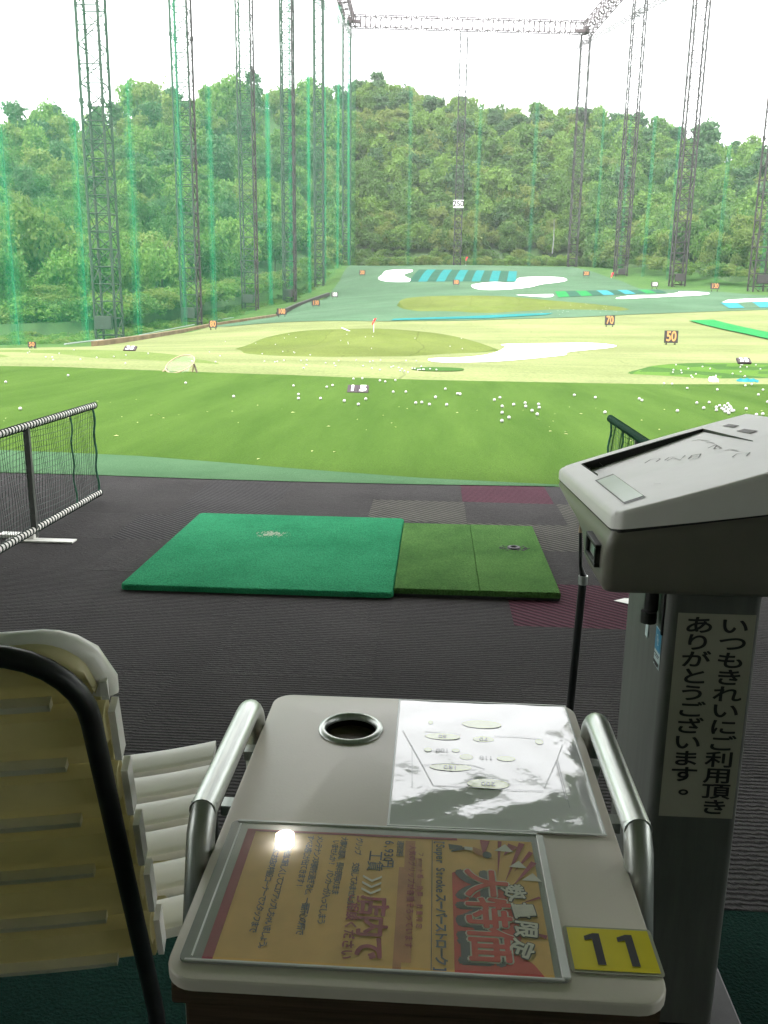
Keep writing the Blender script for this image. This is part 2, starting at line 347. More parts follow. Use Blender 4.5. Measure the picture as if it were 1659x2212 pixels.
ctrl = [(-4, 6.6, -.13), (1, 5.9, -.13), (6, 5.6, -.13), (-14, 7.5, -.15), (20, 6.5, -.15), (0, 9, -.17), (-30, 10, -.4), (40, 10, -.2)]
for x, y, D in ((772, 857, 13.7), (278, 760, 32), (1609, 785, 32), (70, 754, 46), (1448, 746, 46), (1317, 707, 64), (460, 713, 73), (608, 686, 91),
                (682, 664, 119), (723, 646, 137), (783, 597, 183), (985, 621, 165), (1266, 601, 183), (1413, 625, 137), (1544, 631, 119),
                (765, 575, 229), (1000, 573, 231), (1235, 577, 229), (220, 740, 76), (330, 718, 88), (500, 692, 115), (620, 656, 148), (700, 614, 184), (1640, 634, 118), (1465, 622, 152), (1340, 602, 184)):
    ctrl.append(tuple(aty(x, y, D)))
for px, D, z in ((0, 18, -.27), (830, 17, -.33), (1250, 16.5, -.33), (1659, 16.5, -.33)):
    p = aty(px, 800, D); ctrl.append((p[0], D, z))
ctrl += [(-45, 75, -2.2), (-55, 40, -1.5), (60, 60, -.3), (70, 110, 2.5), (55, 180, 8), (-35, 200, 8), (-48, 120, -.5)]
T = tps(ctrl)
XS = np.arange(-64, 84.1, 2.0); YS = np.concatenate([np.arange(5.4, 40, 1.0), np.arange(40.4, 246, 2.5)])
GX, GY = np.meshgrid(XS, YS); GZ = T(GX, GY)
def grid_z(x, y):
    i = min(max(int(np.searchsorted(XS, x)-1), 0), len(XS)-2); j = min(max(int(np.searchsorted(YS, y)-1), 0), len(YS)-2)
    u = (x-XS[i])/(XS[i+1]-XS[i]); v = (y-YS[j])/(YS[j+1]-YS[j])
    return float((GZ[j, i]*(1-u)+GZ[j, i+1]*u)*(1-v)+(GZ[j+1, i]*(1-u)+GZ[j+1, i+1]*u)*v)
def hit(px, py, dmin=5.6, dmax=244.0):
    """where the sight line through a surveyed point meets the ground"""
    d = ray(px, py); d = d/d[1]; prev = dmin; best = None
    D = dmin
    while D < dmax:
        p = EYE+d*D; g = p[2]-grid_z(p[0], p[1])
        if best is None or abs(g) < best[0]: best = (abs(g), D)
        if g < 0:
            a, b = prev, D
            for _ in range(24):
                c = (a+b)/2; q = EYE+d*c
                if q[2]-grid_z(q[0], q[1]) < 0: b = c
                else: a = c
            return EYE+d*b
        prev = D; D += .25 if D < 60 else .8
    return EYE+d*best[1]
def grid_mesh(name, GX, GY, GZ, m):
    ny, nx = GX.shape; idx = np.arange(ny*nx).reshape(ny, nx)
    Q = np.stack([idx[:-1, :-1], idx[:-1, 1:], idx[1:, 1:], idx[1:, :-1]], -1).reshape(-1, 4)
    me = fast_mesh(name, np.stack([GX, GY, GZ], -1).reshape(-1, 3), Q, m); me.polygons.foreach_set('use_smooth', [True]*len(me.polygons))
    o = bpy.data.objects.new(name, me); COL.objects.link(o); return o
struct(grid_mesh('terrain', GX, GY, GZ, M_bank))
g = MB(); g.add([(-3000, -3000, -6), (3000, -3000, -6), (3000, 3000, -6), (-3000, 3000, -6)], [(0, 1, 2, 3)]); struct(g.build('ground', M_ground))

def smooth_poly(pts, n=3):
    """closed Catmull-Rom through the points"""
    out = []; k = len(pts); P = [np.array(p[:2], float) for p in pts]
    for i in range(k):
        a, b, c, d = P[i-1], P[i], P[(i+1) % k], P[(i+2) % k]
        for j in range(n):
            t = j/n; out.append(.5*((2*b)+(-a+c)*t+(2*a-5*b+4*c-d)*t*t+(-a+3*b-3*c+d)*t**3))
    return out
def drape(name, poly, off, mats, stripe=None, parent=None, thick=0.0):
    """sheet laid over the terrain: polygon cut along the terrain grid and set down on it"""
    bm = bmesh.new(); vs = [bm.verts.new((float(p[0]), float(p[1]), 0)) for p in poly]
    f = bm.faces.new(vs); f.normal_update()
    if f.normal.z < 0: f.normal_flip()
    bmesh.ops.triangulate(bm, faces=bm.faces[:])
    xs = [p[0] for p in poly]; ys = [p[1] for p in poly]
    def cut(co, no): bmesh.ops.bisect_plane(bm, geom=bm.verts[:]+bm.edges[:]+bm.faces[:], dist=1e-5, plane_co=co, plane_no=no)
    for x in XS:
        if min(xs) < x < max(xs): cut((x, 0, 0), (1, 0, 0))
    for y in YS:
        if min(ys) < y < max(ys): cut((0, y, 0), (0, 1, 0))
    if stripe:
        (lines, fn) = stripe
        for a, b in lines:
            d = (b[0]-a[0], b[1]-a[1]); cut((a[0], a[1], 0), (-d[1], d[0], 0))
        for f in bm.faces:
            c = f.calc_center_median(); f.material_index = fn(c.x, c.y)
    for v in bm.verts: v.co.z = grid_z(v.co.x, v.co.y)+off
    for f in bm.faces: f.smooth = True
    me = bpy.data.meshes.new(name); bm.to_mesh(me); bm.free()
    for m in (mats if isinstance(mats, (list, tuple)) else [mats]): me.materials.append(m)
    o = bpy.data.objects.new(name, me); COL.objects.link(o)
    if parent is not None: o.parent = parent
    return o
def px_poly(pts, sm=0, **k):
    P = [hit(x, y, **k) for x, y in pts]
    return smooth_poly(P, sm) if sm else P

# field zones
near_edge = [hit(x, y, dmax=30) for x, y in ((0, 797), (130, 799), (250, 803.5), (430, 810), (640, 817), (829, 824.5), (980, 828.5), (1130, 831.5), (1430, 837), (1659, 836.5))]
farL = (near_edge[0][0]-30, near_edge[0][1]+3); farR = (near_edge[-1][0]+30, near_edge[-1][1])
mid = [(-31, 18), (farL[0]+2, 27)]+[hit(x, y)[:2] for x, y in ((-150, 764), (0, 753), (200, 749.5), (330, 731), (450, 707), (500, 705), (830, 694.5), (1000, 693), (1240, 686), (1360, 680), (1659, 669))]+[(66, 88), (60, 20)]
mid += [(farR[0]-2, 14.5), (0, 14.2), (-12, 15)]
struct(drape('mid_field', mid, .03, M_mid))
far = [hit(x, y)[:2] for x, y in ((450, 707), (530, 695), (595, 684), (640, 664), (710, 638))]+[aty(766, 575, 228)[:2], aty(1000, 574, 230)[:2], aty(1234, 577, 228)[:2]]
far += [hit(x, y)[:2] for x, y in ((1335, 605), (1440, 626), (1659, 640))]+[(67, 108), (66.2, 87)]+[hit(x, y)[:2] for x, y in ((1659, 670), (1360, 681), (1240, 687), (1000, 694), (830, 695.5), (500, 706))]
struct(drape('far_field', far, .06, M_far))
edge_far = [onz(x, y, -.04) for x, y in ((1200, 1047), (900, 1032), (640, 1012.5), (480, 999), (300, 985), (130, 977), (0, 972), (-400, 953))]
nt_poly = [farL]+[p[:2] for p in near_edge]+[farR, (34, 5.85)]+[p[:2] for p in edge_far]+[(-25, 8.5)]
struct(drape('near_turf', nt_poly, .06, M_near))
# darker seams of the mid field carpet and pale mown lines are in the material; low teal skirts below the middle green
def dress(o, label, cat, group=None): return tag(o, label, cat, group)
def bunker(pts, label, sm=4, off=.09):
    o = drape('bunker_sheet', px_poly(pts, sm), off, M_sand); return dress(o, label, 'bunker', 'white sheet bunkers on the field')
bunker([(925, 781), (937, 777), (994, 775), (1044, 770), (1074, 762), (1092, 751), (1087, 745.5), (1180, 743.5), (1280, 743), (1329, 748), (1319, 753), (1270, 758), (1226, 763), (1222, 769), (1180, 774), (1110, 781), (1050, 785), (955, 786)], 'long white bunker sheet on the pale mid field in front of the red flag green', 4, .048)
bunker([(817, 602), (826, 594), (834, 586), (862, 583), (889, 583.5), (889, 588), (875, 592.5), (875, 598), (893, 608), (860, 610), (830, 608)], 'hourglass white bunker sheet left of the teal striped panel')
bunker([(1018, 619), (1030, 614), (1070, 610), (1109, 612), (1122, 601), (1165, 599), (1210, 600), (1225, 606), (1204, 611), (1170, 615), (1140, 622), (1080, 627), (1040, 626.5)], 'wide white bunker sheet right of the 180 sign')
bunker([(1114, 638.5), (1150, 638), (1194, 637), (1190, 643), (1160, 642.5)], 'small pointed white bunker sheet behind the middle olive green', 2)
bunker([(1332, 645), (1370, 639.5), (1420, 639), (1464, 634), (1470, 631), (1531, 634), (1514, 639), (1430, 643), (1345, 647)], 'thin white bunker sheet along the front of the green and cyan striped panel', 3)
bunker([(1568, 652), (1580, 649), (1659, 646), (1740, 645), (1740, 653), (1575, 655)], 'white bunker sheet by the right edge above the cyan strips', 3)
def striped(pts, cols, mats, label, nb=None, off=.1):
    P = px_poly(pts); A, B, Cc, D = [np.array(p[:2]) for p in P]   # far-left, far-right, near-right, near-left
    n = len(cols); L = [((A+(B-A)*k/n), (D+(Cc-D)*k/n)) for k in range(1, n)]
    def fn(x, y):
        s = 0
        for a, b in L:
            if (b[0]-a[0])*(y-a[1])-(b[1]-a[1])*(x-a[0]) > 0: s += 1
        return cols[s]
    o = drape('striped_panel', [A, B, Cc, D], off, mats, (L, fn)); return dress(o, label, 'turf panel', 'striped turf panels on the far field')
striped([(906, 583), (1117, 587), (1114, 609), (884, 610)], [1, 0, 1, 0, 1, 0, 1, 0, 1, 0, 1, 0, 1][:12], [M_tealstripe, M_darkstripe], 'large turf panel with slanted teal stripes on the far slope')
striped([(1198, 631), (1420, 627), (1440, 634), (1206, 644)], [2, 1, 2, 1, 0, 1, 0, 1, 2, 1], [M_cyanstripe, M_darkstripe, M_stripg], 'striped turf panel of green and cyan bands left of the right 150 sign')
striped([(1556, 656), (1750, 650), (1770, 664), (1575, 668)], [0, 1, 0, 1, 0, 1], [M_cyanstripe, M_far], 'cyan strips of turf by the right edge of the far field')
o = drape('turf_strip', px_poly([(1488, 695), (1540, 693), (1659, 720.5), (1800, 745), (1790, 760), (1610, 724)]), .1, M_stripg); dress(o, 'bright green turf strip on the pale field at the right', 'turf strip')
o = drape('turf_strip', px_poly([(1000, 686), (1120, 680.5), (1195, 678.5), (1180, 682.5), (1050, 690), (845, 694.5), (850, 691)]), .1, M_tealstripe); dress(o, 'narrow teal turf strip along the foot of the middle olive green', 'turf strip')
o = drape('turf_patch', px_poly([(888, 800), (930, 796.5), (996, 799), (992, 805), (920, 805)], 3), .045, M_vivid2); dress(o, 'small dark green turf patch covered with balls below the long white bunker', 'turf patch')

# raised greens: tilted carpeted discs with a skirt down to the ground
def mound(pts, near, far_, skirt, label, mats=(M_green, M_skirt), stripes=None, sm=4, bulge=.0):
    ys = [p[1] for p in pts]; y0, y1 = min(ys), max(ys)
    P2 = smooth_poly(pts, sm); top = []; bx = max(pts, key=lambda p: p[1]); low = hit(min(max(bx[0], 0), 1659), bx[1])[1]
    for x, y in P2:
        t = (y1-y)/(y1-y0); h_ = hit(min(max(x, -160), 1790), y)[1]; D_ = low+(h_-low)*(1-.45*max(0, t)); top.append(aty(x, y, min(D_, h_*.998)))
    c = np.mean(top, axis=0); n = len(top); mb = MB()
    rings = [1.0, .97, .85, .6, .3]; V = []
    for p in top:
        q = np.array(p); d = q[:2]-c[:2]; L = np.linalg.norm(d); q2 = np.array([*(q[:2]+d/L*skirt), 0.0]); q2[2] = grid_z(q2[0], q2[1])+.02; V.append(q2)
    for r in rings:
        for p in top:
            q = c+(np.array(p)-c)*r; q[2] += bulge*(1-r*r); V.append(q)
    V.append(c+np.array([0, 0, bulge])); fs = []; mi = []
    for k in range(len(rings)):
        for i in range(n):
            a = k*n+i; b = k*n+(i+1) % n; fs.append((a, b, b+n, a+n)); mi.append(1 if k == 0 else 0)
    e = len(rings)*n
    for i in range(n): fs.append((e+i, e+(i+1) % n, len(V)-1)); mi.append(0)
    mb.v = [tuple(float(x) for x in v) for v in V]; mb.f = fs; mb.m = mi
    ms = list(mats)
    if stripes:
        ms = list(mats)+[stripes[0]]
        for q, f in enumerate(fs):
            x = np.mean([V[i][0] for i in f]); y = np.mean([V[i][1] for i in f])
            if mi[q] == 0 and int(math.floor((x*.75+y*.5-c[0]*.75)/stripes[1])) % 2: mb.m[q] = 2
    o = mb.build('raised_green', ms, None, 50); tag(o, label, 'golf green', 'raised greens on the field'); return o
mound([(500, 766), (512, 757), (535, 746), (575, 729), (650, 715), (750, 710.5), (829, 710), (920, 717), (980, 726), (1030, 739), (1060, 750), (1055, 757), (980, 766), (905, 773), (829, 774), (700, 775), (600, 773), (540, 770)], 37.5, 51, .35, 'large olive raised green carrying the near red flag')
mound([(863, 653), (870, 647), (890, 642.5), (955, 639), (1080, 639.5), (1205, 650), (1305, 659), (1352, 666), (1330, 673), (1255, 679), (1155, 680.5), (1070, 684), (995, 682), (930, 676), (880, 666)], 84, 108, .5, 'middle olive raised green between the 180 sign and the 70 sign')
mound([(-140, 770), (-60, 758), (0, 756), (200, 756), (350, 763), (440, 779), (484, 792), (435, 798), (300, 803.5), (100, 799), (0, 797), (-140, 790)], 20.5, 33, .35, 'low pale olive raised green behind the chipping basket', (M_lowgreen, M_lowgreen))
mound([(1366, 810), (1390, 796), (1420, 789), (1495, 784), (1600, 784), (1720, 787), (1800, 800), (1780, 822), (1659, 826), (1600, 827), (1554, 828), (1480, 828), (1400, 821)], 17.2, 23, .25, 'vivid green raised green with darker bands at the right edge', (M_vivid, M_vivid2), (M_vivid2, 1.1))
# white and blue rags on its near slope
def rag(px, py, w, h, m, label):
    p = aty(px, py, 16.9); mb = MB(); n = 6
    V = []; fs = []
    for j in range(n+1):
        for i in range(n+1):
            u, v = i/n-.5, j/n-.5; V.append((p[0]+u*w*(1-.3*abs(v)), p[1]+v*.1+.02*math.sin(i*2.1), p[2]+(v+.5)*h*(1-1.4*u*u)+.012*math.sin(i*3+j*2)))
    for j in range(n):
        for i in range(n):
            a = j*(n+1)+i; fs.append((a, a+1, a+n+2, a+n+1))
    mb.add(V, fs); return tag(mb.build('rag', m, None, 60), label, 'rag')
rag(1541, 824, .19, .09, M_sand, 'crumpled white sheet on the near edge of the vivid green mound')
rag(1615, 824.5, .42, .06, M_cyanstripe, 'crumpled light blue sheet on the near edge of the vivid green mound')

# brown retaining boards and pale pipes at the foot of the left net
def ribbon(name, pts, h, w, m, z=0.0):
    mb = MB(); P = [hit(x, y) for x, y in pts]
    for a, b in zip(P[:-1], P[1:]):
        a = np.array(a); b = np.array(b); a[2] = grid_z(a[0], a[1])+h/2+z; b[2] = grid_z(b[0], b[1])+h/2+z
        d = Vector(b-a); R = d.to_track_quat('X', 'Z').to_matrix()
        mb.box((a+b)/2, (d.length+w*.5, w, h), 0, R)
    return mb.build(name, m)
tag(ribbon('retaining_board', [(205, 748.5), (330, 730), (400, 717), (450, 706.5), (530, 694.5), (595, 684)], .3, .35, M_board), 'brown weathered retaining boards along the left edge of the pale field', 'retaining board')
tag(ribbon('edge_kerb', [(600, 683), (640, 664), (675, 651), (710, 638)], .5, .4, M_black), 'dark kerb along the left edge of the far field by the 130 sign', 'kerb')
for k, (a, b) in enumerate((((140, 751.5), (222, 740)), ((300, 729), (420, 705)), ((440, 700), (505, 689)))):
    mb = MB(); pa = hit(*a); pb = hit(*b); mb.tube([pa+np.array([0, 0, .2]), pb+np.array([0, 0, .2])], .05, 6)
    tag(mb.build('net_pipe', M_pale), ['pale pipe at the foot of the left net nearest to the left 50 sign', 'pale pipe at the foot of the left net left of the 80 sign', 'pale pipe at the foot of the left net behind the 80 sign'][k], 'pipe', 'pale pipes at the foot of the left net')

# ------------------------------------------------------------------ distance signs
def sign(box, D, txt, label, fg=M_orange, bg=M_black, leg=.35, lying=False, split=None, basez=None, onground=True):
    x0, y0, x1, y1 = box; c = aty((x0+x1)/2, y1, D); k = depth(c)/F
    w = (x1-x0)*k; h = (y1-y0)*k; z = c[2]
    if onground: z = grid_z(c[0], c[1])+(leg if not lying else .04)
    e = empty('distance_sign', (c[0], c[1], z-(leg if not lying else 0)))
    tilt = rad(-62) if lying else rad(-6)
    hh = h/math.cos(tilt) if not lying else h*1.9
    Mx = Matrix.Translation((0, 0, leg if not lying else 0)) @ Matrix.Rotation(tilt, 4, 'X')
    pb = MB(); n = len(txt) if split else 1
    for i in range(n):
        pb.add(*boxvf((w/n*(1 if n == 1 else .97), .06, hh), ((0 if n == 1 else (i-(n-1)/2)*w/n), 0, hh/2)), 0, Mx)
    pb.build('panel', bg, e)
    tb = MB(); sz = hh*1.12
    Tm = Mx @ Matrix.Translation((0, -.036, hh/2)) @ Matrix.Rotation(rad(90), 4, 'X')
    sx = min(1.35, w*.92/(len(txt)*sz*.62))
    if split:
        for i, ch in enumerate(txt): tb.text(ch, sz, Tm @ Matrix.Translation(((i-(n-1)/2)*w/n, 0, 0)), 0, sz*.022, sx=1.15)
    else: tb.text(txt, sz, Tm, 0, sz*.02, sx=sx)
    tb.build('digits', fg, e)
    if not lying:
        for s in (-1, 1):
            lb = MB(); lb.box((s*w*.32, .02, leg/2), (.05, .05, leg)); lb.tube([(s*w*.32, .03, leg*.9), (s*w*.32, .35, 0)], .02, 4); lb.build('leg', bg, e)
    return tag(e, label, 'distance sign', 'yardage signs on the field')
def boxvf(d, c):
    x, y, z = d[0]/2, d[1]/2, d[2]/2
    v = [(c[0]+sx*x, c[1]+sy*y, c[2]+sz*z) for sx in (-1, 1) for sy in (-1, 1) for sz in (-1, 1)]
    return v, [(0, 1, 3, 2), (4, 6, 7, 5), (0, 4, 5, 1), (2, 3, 7, 6), (0, 2, 6, 4), (1, 5, 7, 3)]
sign((749, 843, 795, 858), 13.7, '15', 'plum sign with white digits 15 lying on the near turf', M_signwhite, M_plum, lying=True, split=True)
sign((266, 751, 292, 760), 32, '35', 'plum sign with white digits 35 lying behind the chipping basket', M_signwhite, M_plum, lying=True)
sign((1595, 775, 1623, 785), 24.5, '35', 'plum sign with white digits 35 on the vivid green mound', M_signwhite, M_plum, lying=True, onground=False)
sign((61, 743, 78, 754), 46, '50', 'black sign with orange 50 at the far left of the field', leg=.1)
sign((1434, 720, 1463, 746), 46, '50', 'large black sign with orange 50 on the pale right field', leg=.12)
sign((1306, 687, 1327, 707), 64, '70', 'black sign with orange 70 above the long white bunker', leg=.15)
sign((451.5, 697.5, 469, 712.5), 73, '80', 'black sign with orange 80 in front of the brown retaining boards', leg=.2)
sign((598, 671, 619, 684), 91, '100', 'black sign with orange 100 at the left end of the teal field', leg=.3)
sign((673, 653, 691, 664), 119, '130', 'black sign with orange 130 on the dark left kerb', leg=.25)
sign((716, 635.5, 730, 645), 137, '150', 'small black sign with white 150 on the left of the teal field', M_signwhite, leg=.35)
sign((776, 586.5, 789, 596), 183, '200', 'black sign with orange 200 left of the hourglass bunker', leg=.35)
sign((978, 611, 992, 621), 165, '180', 'black sign with orange 180 below the teal striped panel', leg=.5)
sign((1259, 592, 1273, 601), 183, '200', 'black sign with orange 200 right of the wide bunker', leg=.5)
sign((1406, 615.5, 1421, 625), 137, '150', 'black sign with white 150 at the right foot of the hill', M_signwhite, leg=.4)
sign((1534, 618, 1553, 630), 119, '130', 'black sign with orange 130 by the far right net', leg=.4)

# flags
def flag(bx, by, ty, D, label, fw=.35, gz=None):
    b = aty(bx, by, D); t = aty(bx, ty, D); e = empty('golf_flag', b); h = t[2]-b[2]
    p = MB(); p.tube([(0, 0, 0), (0, 0, h)], [.02, .014], 6); p.build('pole', M_pole, e)
    f = MB(); n = 8; V = []; fs = []; fh = fw*1.9
    for i in range(n+1):
        for j in range(5):
            V.append((-.02+i/n*fw*(1-.5*j/4)-.02*j, .05*math.sin(i*1.2+j), h-j/4*fh+.05*(i/n)))
    for i in range(n):
        for j in range(4): a = i*5+j; fs.append((a, a+1, a+6, a+5))
    f.add(V, fs); f.build('cloth', M_red, e, 180)
    c = MB(); c.tube([(0, 0, -.02), (0, 0, .03)], .11, 12); c.build('cup', M_rubber, e)
    return tag(e, label, 'golf flag', 'red flags on the range')
flag(807, 739, 689, 44.5, 'red flag on a white pole standing in the large olive green', .16)
flag(1006, 577, 555, 226, 'small red flag below the 250 sign at the back of the range', .5)
flag(1320, 602, 589, 183, 'small red flag in front of the right net near the 200 sign', .5)
mb = MB(); mb.bar(aty(738, 708, 47), aty(806, 737, 43), .025); tag(mb.build('fallen_stick', M_pole), 'thin pale stick lying across the olive green beside the red flag', 'stick')

# ------------------------------------------------------------------ chipping basket
c = hit(389, 810, dmax=30); k = depth(c)/F
e = empty('chipping_basket', c)
def lp(px, py, dy=0.0): q = aty(px, py, c[1]+dy); return q-c
cc = lp(389, 786); rx = 31*k
ring = []
for i in range(40):
    t = 2*math.pi*i/40; ring.append((cc[0]+rx*math.cos(t), cc[1]+.24*math.sin(t), cc[2]+.15*math.sin(t)+.06*math.cos(t)))
ring.append(ring[0]); mb = MB(); mb.tube(ring, .012, 6, cap=False); mb.build('hoop', M_wood, e, 60)
mb = MB(); V = []; fs = []
for j in range(6):
    t = j/5; s = 1-.45*t
    for i in range(24):
        q = ring[int(i*40/24)]; V.append((cc[0]+(q[0]-cc[0])*s, cc[1]+(q[1]-cc[1])*s-.02*t, cc[2]+(q[2]-cc[2])*(1-t)-t*.15))
for j in range(5):
    for i in range(24): a = j*24+i; b = j*24+(i+1) % 24; fs.append((a, b, b+24, a+24))
mb.add(V, fs); mb.build('net_bag', M_chipnet, e, 180)
for a, b, dy in (((360, 795), (344, 811), -.05), ((360, 795), (362, 809), .15), ((419, 786), (428, 812), -.05), ((419, 786), (414, 812), .15)):
    mb = MB(); pa = lp(*a); pb = lp(*b, dy); mb.bar(pa, pb, .018, 0, 6); mb.build('leg', M_bark if dy < 0 and a[0] > 400 else M_wood, e)
tag(e, 'round chipping basket with pale net on wooden legs beyond the near turf', 'chipping net')

# ------------------------------------------------------------------ golf balls
ico = bmesh.new(); bmesh.ops.create_icosphere(ico, subdivisions=2, radius=.0215)
for f in ico.faces: f.smooth = True
ballme = bpy.data.meshes.new('golf_ball'); ico.to_mesh(ballme); ico.free(); ballme.materials.append(M_balls)
def ball(p, label, group):
    o = bpy.data.objects.new('golf_ball', ballme); COL.objects.link(o); o.location = (float(p[0]), float(p[1]), float(p[2])+.0215); tag(o, label, 'golf ball', group); return o
B6 = [(25, 42), (112, 51), (163, 65), (190, 44), (290, 16), (336, 16), (372, 59), (394, 57), (422, 65), (444, 36), (485, 66), (524, 23), (534, 25), (480, 4), (659, 47), (679, 38), (687, 72), (687, 97), (686, 129), (712, 116), (729, 65), (771, 59), (773, 72), (796, 89), (815, 103), (820, 64), (822, 77), (950, 28), (1027, 37), (1187, 42), (1197, 48), (1062, 95), (1326, 89), (1397, 58), (1422, 78), (1442, 56), (1577, 81), (1614, 104), (1637, 101), (1655, 54), (1472, 6)]
PILE = [(1468, 75), (1468, 86), (1480, 69), (1498, 70), (1495, 84), (1510, 61), (1516, 70), (1520, 74), (1513, 85), (1513, 98), (1525, 90), (1531, 88), (1505, 77), (1500, 92), (1522, 81), (1488, 80), (1508, 91)]
B4 = [(222, 925), (318, 908), (328, 909), (821, 914), (1243, 862), (1308, 882), (1438, 888), (1559, 869), (1635, 889), (1615, 911), (49, 846), (5, 853), (1208, 860), (1587, 863)]
B3 = [(27, 857), (296, 826), (803, 860), (1010, 922), (1268, 872), (1412, 878), (1437, 870), (1290, 912), (1290, 931), (1527, 840), (1565, 838), (1487, 942), (1641, 848)]
near_px = [(677.7+x*.5915, 847.1+y*.5915+1.2) for x, y in B6]+[(829.5+x/2, 406.6+y/2+1.2) for x, y in B4]+[(x/2, 406.6+y/2+1.2) for x, y in B3]+[(45, 897.5)]
for x, y in near_px:
    p = hit(x, y, dmax=24); p[2] = grid_z(p[0], p[1])+.06
    ball(p, 'white golf ball lying singly on the dark green near turf', 'golf balls on the near turf')
for x, y in PILE:
    p = hit(677.7+x*.5915, 847.1+y*.5915+1.2, dmax=24); p[2] = grid_z(p[0], p[1])+.06
    ball(p, 'white golf ball in the tight cluster behind the ball machine lid', 'golf balls in the cluster')
dep = bpy.context.evaluated_depsgraph_get(); dep.update()
def drop(x, y, label, group, dmax=244):
    """ball resting on whatever the sight line meets first"""
    d = Vector([float(c) for c in ray(x, y)]).normalized(); ok, loc, *_ = S.ray_cast(bpy.context.evaluated_depsgraph_get(), Vector((0, 0, HC)), d)
    if ok and loc.y < dmax: ball((loc.x, loc.y, loc.z), label, group)
bpy.context.view_layer.update()
def scatter(n, cx, cy, sx, sy, label, group):
    for _ in range(n):
        drop(cx+rng.normal()*sx, cy+rng.normal()*sy, label, group, 130)
scatter(16, 880, 801, 40, 4, 'white golf ball around the small dark turf patch', 'golf balls at the small turf patch')
for x, y in ((64, 761), (60, 764), (99, 773), (113, 773), (115, 779), (128, 765), (174, 778), (209, 774), (272, 769), (271, 787), (320, 765), (415, 783), (160, 757), (246, 772)): drop(x, y, 'white golf ball on the low pale green by the left edge', 'golf balls on the low pale green')
for _ in range(16): drop(rng.uniform(600, 1040), rng.uniform(722, 768), 'white golf ball on the large olive green with the flag', 'golf balls on the large olive green')
for _ in range(22): drop(rng.uniform(1440, 1655), rng.uniform(789, 818), 'white golf ball on the vivid green mound', 'golf balls on the vivid green mound')
for _ in range(16): drop(rng.uniform(640, 900), rng.uniform(778, 800), 'white golf ball on the pale strip between olive green and near turf', 'golf balls on the pale strip')
for _ in range(26): drop(rng.uniform(1160, 1350), rng.uniform(656, 680), 'white golf ball on the right part of the middle olive green', 'golf balls on the middle olive green')
for _ in range(14): drop(rng.uniform(430, 760), rng.uniform(738, 790), 'white golf ball on the pale field left of the large olive green', 'golf balls on the pale left field')
# leaf litter on the near turf
mb = MB()
for _ in range(150):
    x = rng.uniform(-9, 9); y = rng.uniform(6.2, 12); s = rng.uniform(.008, .03); a = rng.uniform(0, 6.28)
    z = grid_z(x, y)+.067; dx, dy = s*math.cos(a), s*math.sin(a)
    mb.add([(x-dx, y-dy, z), (x-dy*.4, y+dx*.4, z+.006), (x+dx, y+dy, z), (x+dy*.4, y-dx*.4, z+.004)], [(0, 1, 2, 3)])
o = mb.build('leaf_litter', mat('dry_leaf', (.42, .42, .2), .8, .3, 5)); o['kind'] = 'stuff'; o['label'] = 'dry grass and leaf scraps on the near turf'; o['category'] = 'leaf litter'

# ------------------------------------------------------------------ lattice towers, trusses and nets
def lattice(mb, P, Q, w, n, r=.06, rb=.035, side=None, w2=None):
    """four-legged lattice between P and Q"""
    P = Vector([float(c) for c in P]); Q = Vector([float(c) for c in Q]); t = (Q-P).normalized()
    a = Vector((1, 0, 0)) if side is None else Vector(side); a = (a-t*a.dot(t)).normalized(); b = t.cross(a); w2 = w2 or w
    cor = [(-.5, -.5), (.5, -.5), (.5, .5), (-.5, .5)]
    pt = lambda k, s: P+(Q-P)*s+a*cor[k][0]*w+b*cor[k][1]*w2
    for i in range(n):
        s0, s1 = i/n, (i+1)/n
        for k in range(4):
            k2 = (k+1) % 4
            mb.bar(pt(k, s0), pt(k2, s1) if i % 2 else pt(k, s0), rb) if i % 2 else mb.bar(pt(k2, s0), pt(k, s1), rb)
            mb.bar(pt(k, s1), pt(k2, s1), rb)
    return [(pt(k, 0), pt(k, 1)) for k in range(4)]
def tower(px, py, D, wpx, ztop, label, box=None, n=None, m=M_steel, joints=True):
    b = aty(px, py, D); w = wpx/F*depth(b); zb = min(grid_z(b[0], b[1]) if -60 < b[0] < 80 and b[1] < 244 else b[2], b[2])-1.0
    e = empty('lattice_tower', (b[0], b[1], zb)); H = ztop-zb
    br = MB(); legs = lattice(br, (0, 0, 0), (0, 0, H), w, n or int(H/(w*.8)), .05, .045 if D < 140 else .06)
    br.build('bracing', m, e)
    for p, q in legs:
        lb = MB(); lb.tube([p, q], .12 if D < 140 else .15, 6)
        for z in np.arange(6+zb % 3, H, 12.5): lb.tube([(p.x, p.y, z-.18), (p.x, p.y, z+.18)], .2, 6)
        lb.build('leg', m, e)
    if box:
        bb = MB(); bx = w*.72 if box > 0 else w*.72
        bb.box((0, -w*.55-.25, 1+box), (1.5, .5, 1.15), 0, None, .04); bb.build('control_box', M_steel, e)
    return tag(e, label, 'lattice tower', 'lattice towers holding the nets')
tower(236, 702, 79, 44, 66, 'nearest dark lattice tower behind the left net', 1.6)
tower(414, 682, 101, 34, 66, 'lattice tower behind the left net above the gap between the 80 and 100 signs', 1.4)
tower(541, 662, 127, 29, 66, 'lattice tower behind the left net with trees to both sides, third from the left', 1.6)
tower(626, 634, 153, 24, 66, 'lattice tower behind the left net above the 100 sign, fourth from the left', 1.4)
tower(690, 601, 181, 18, 65, 'slim lattice tower behind the left net, second from the back corner')
tower(748, 578, 226, 16, 64.2, 'slim lattice tower at the back left corner of the nets')
tower(987, 574, 232, 15, 64, 'lattice tower in the middle of the back net carrying the 250 sign')
tower(1235, 580, 230, 18, 63, 'lattice tower at the back right corner of the nets')
tower(1339, 602, 190, 24, 65, 'lattice tower behind the right net, next to the back right corner', 1.4)
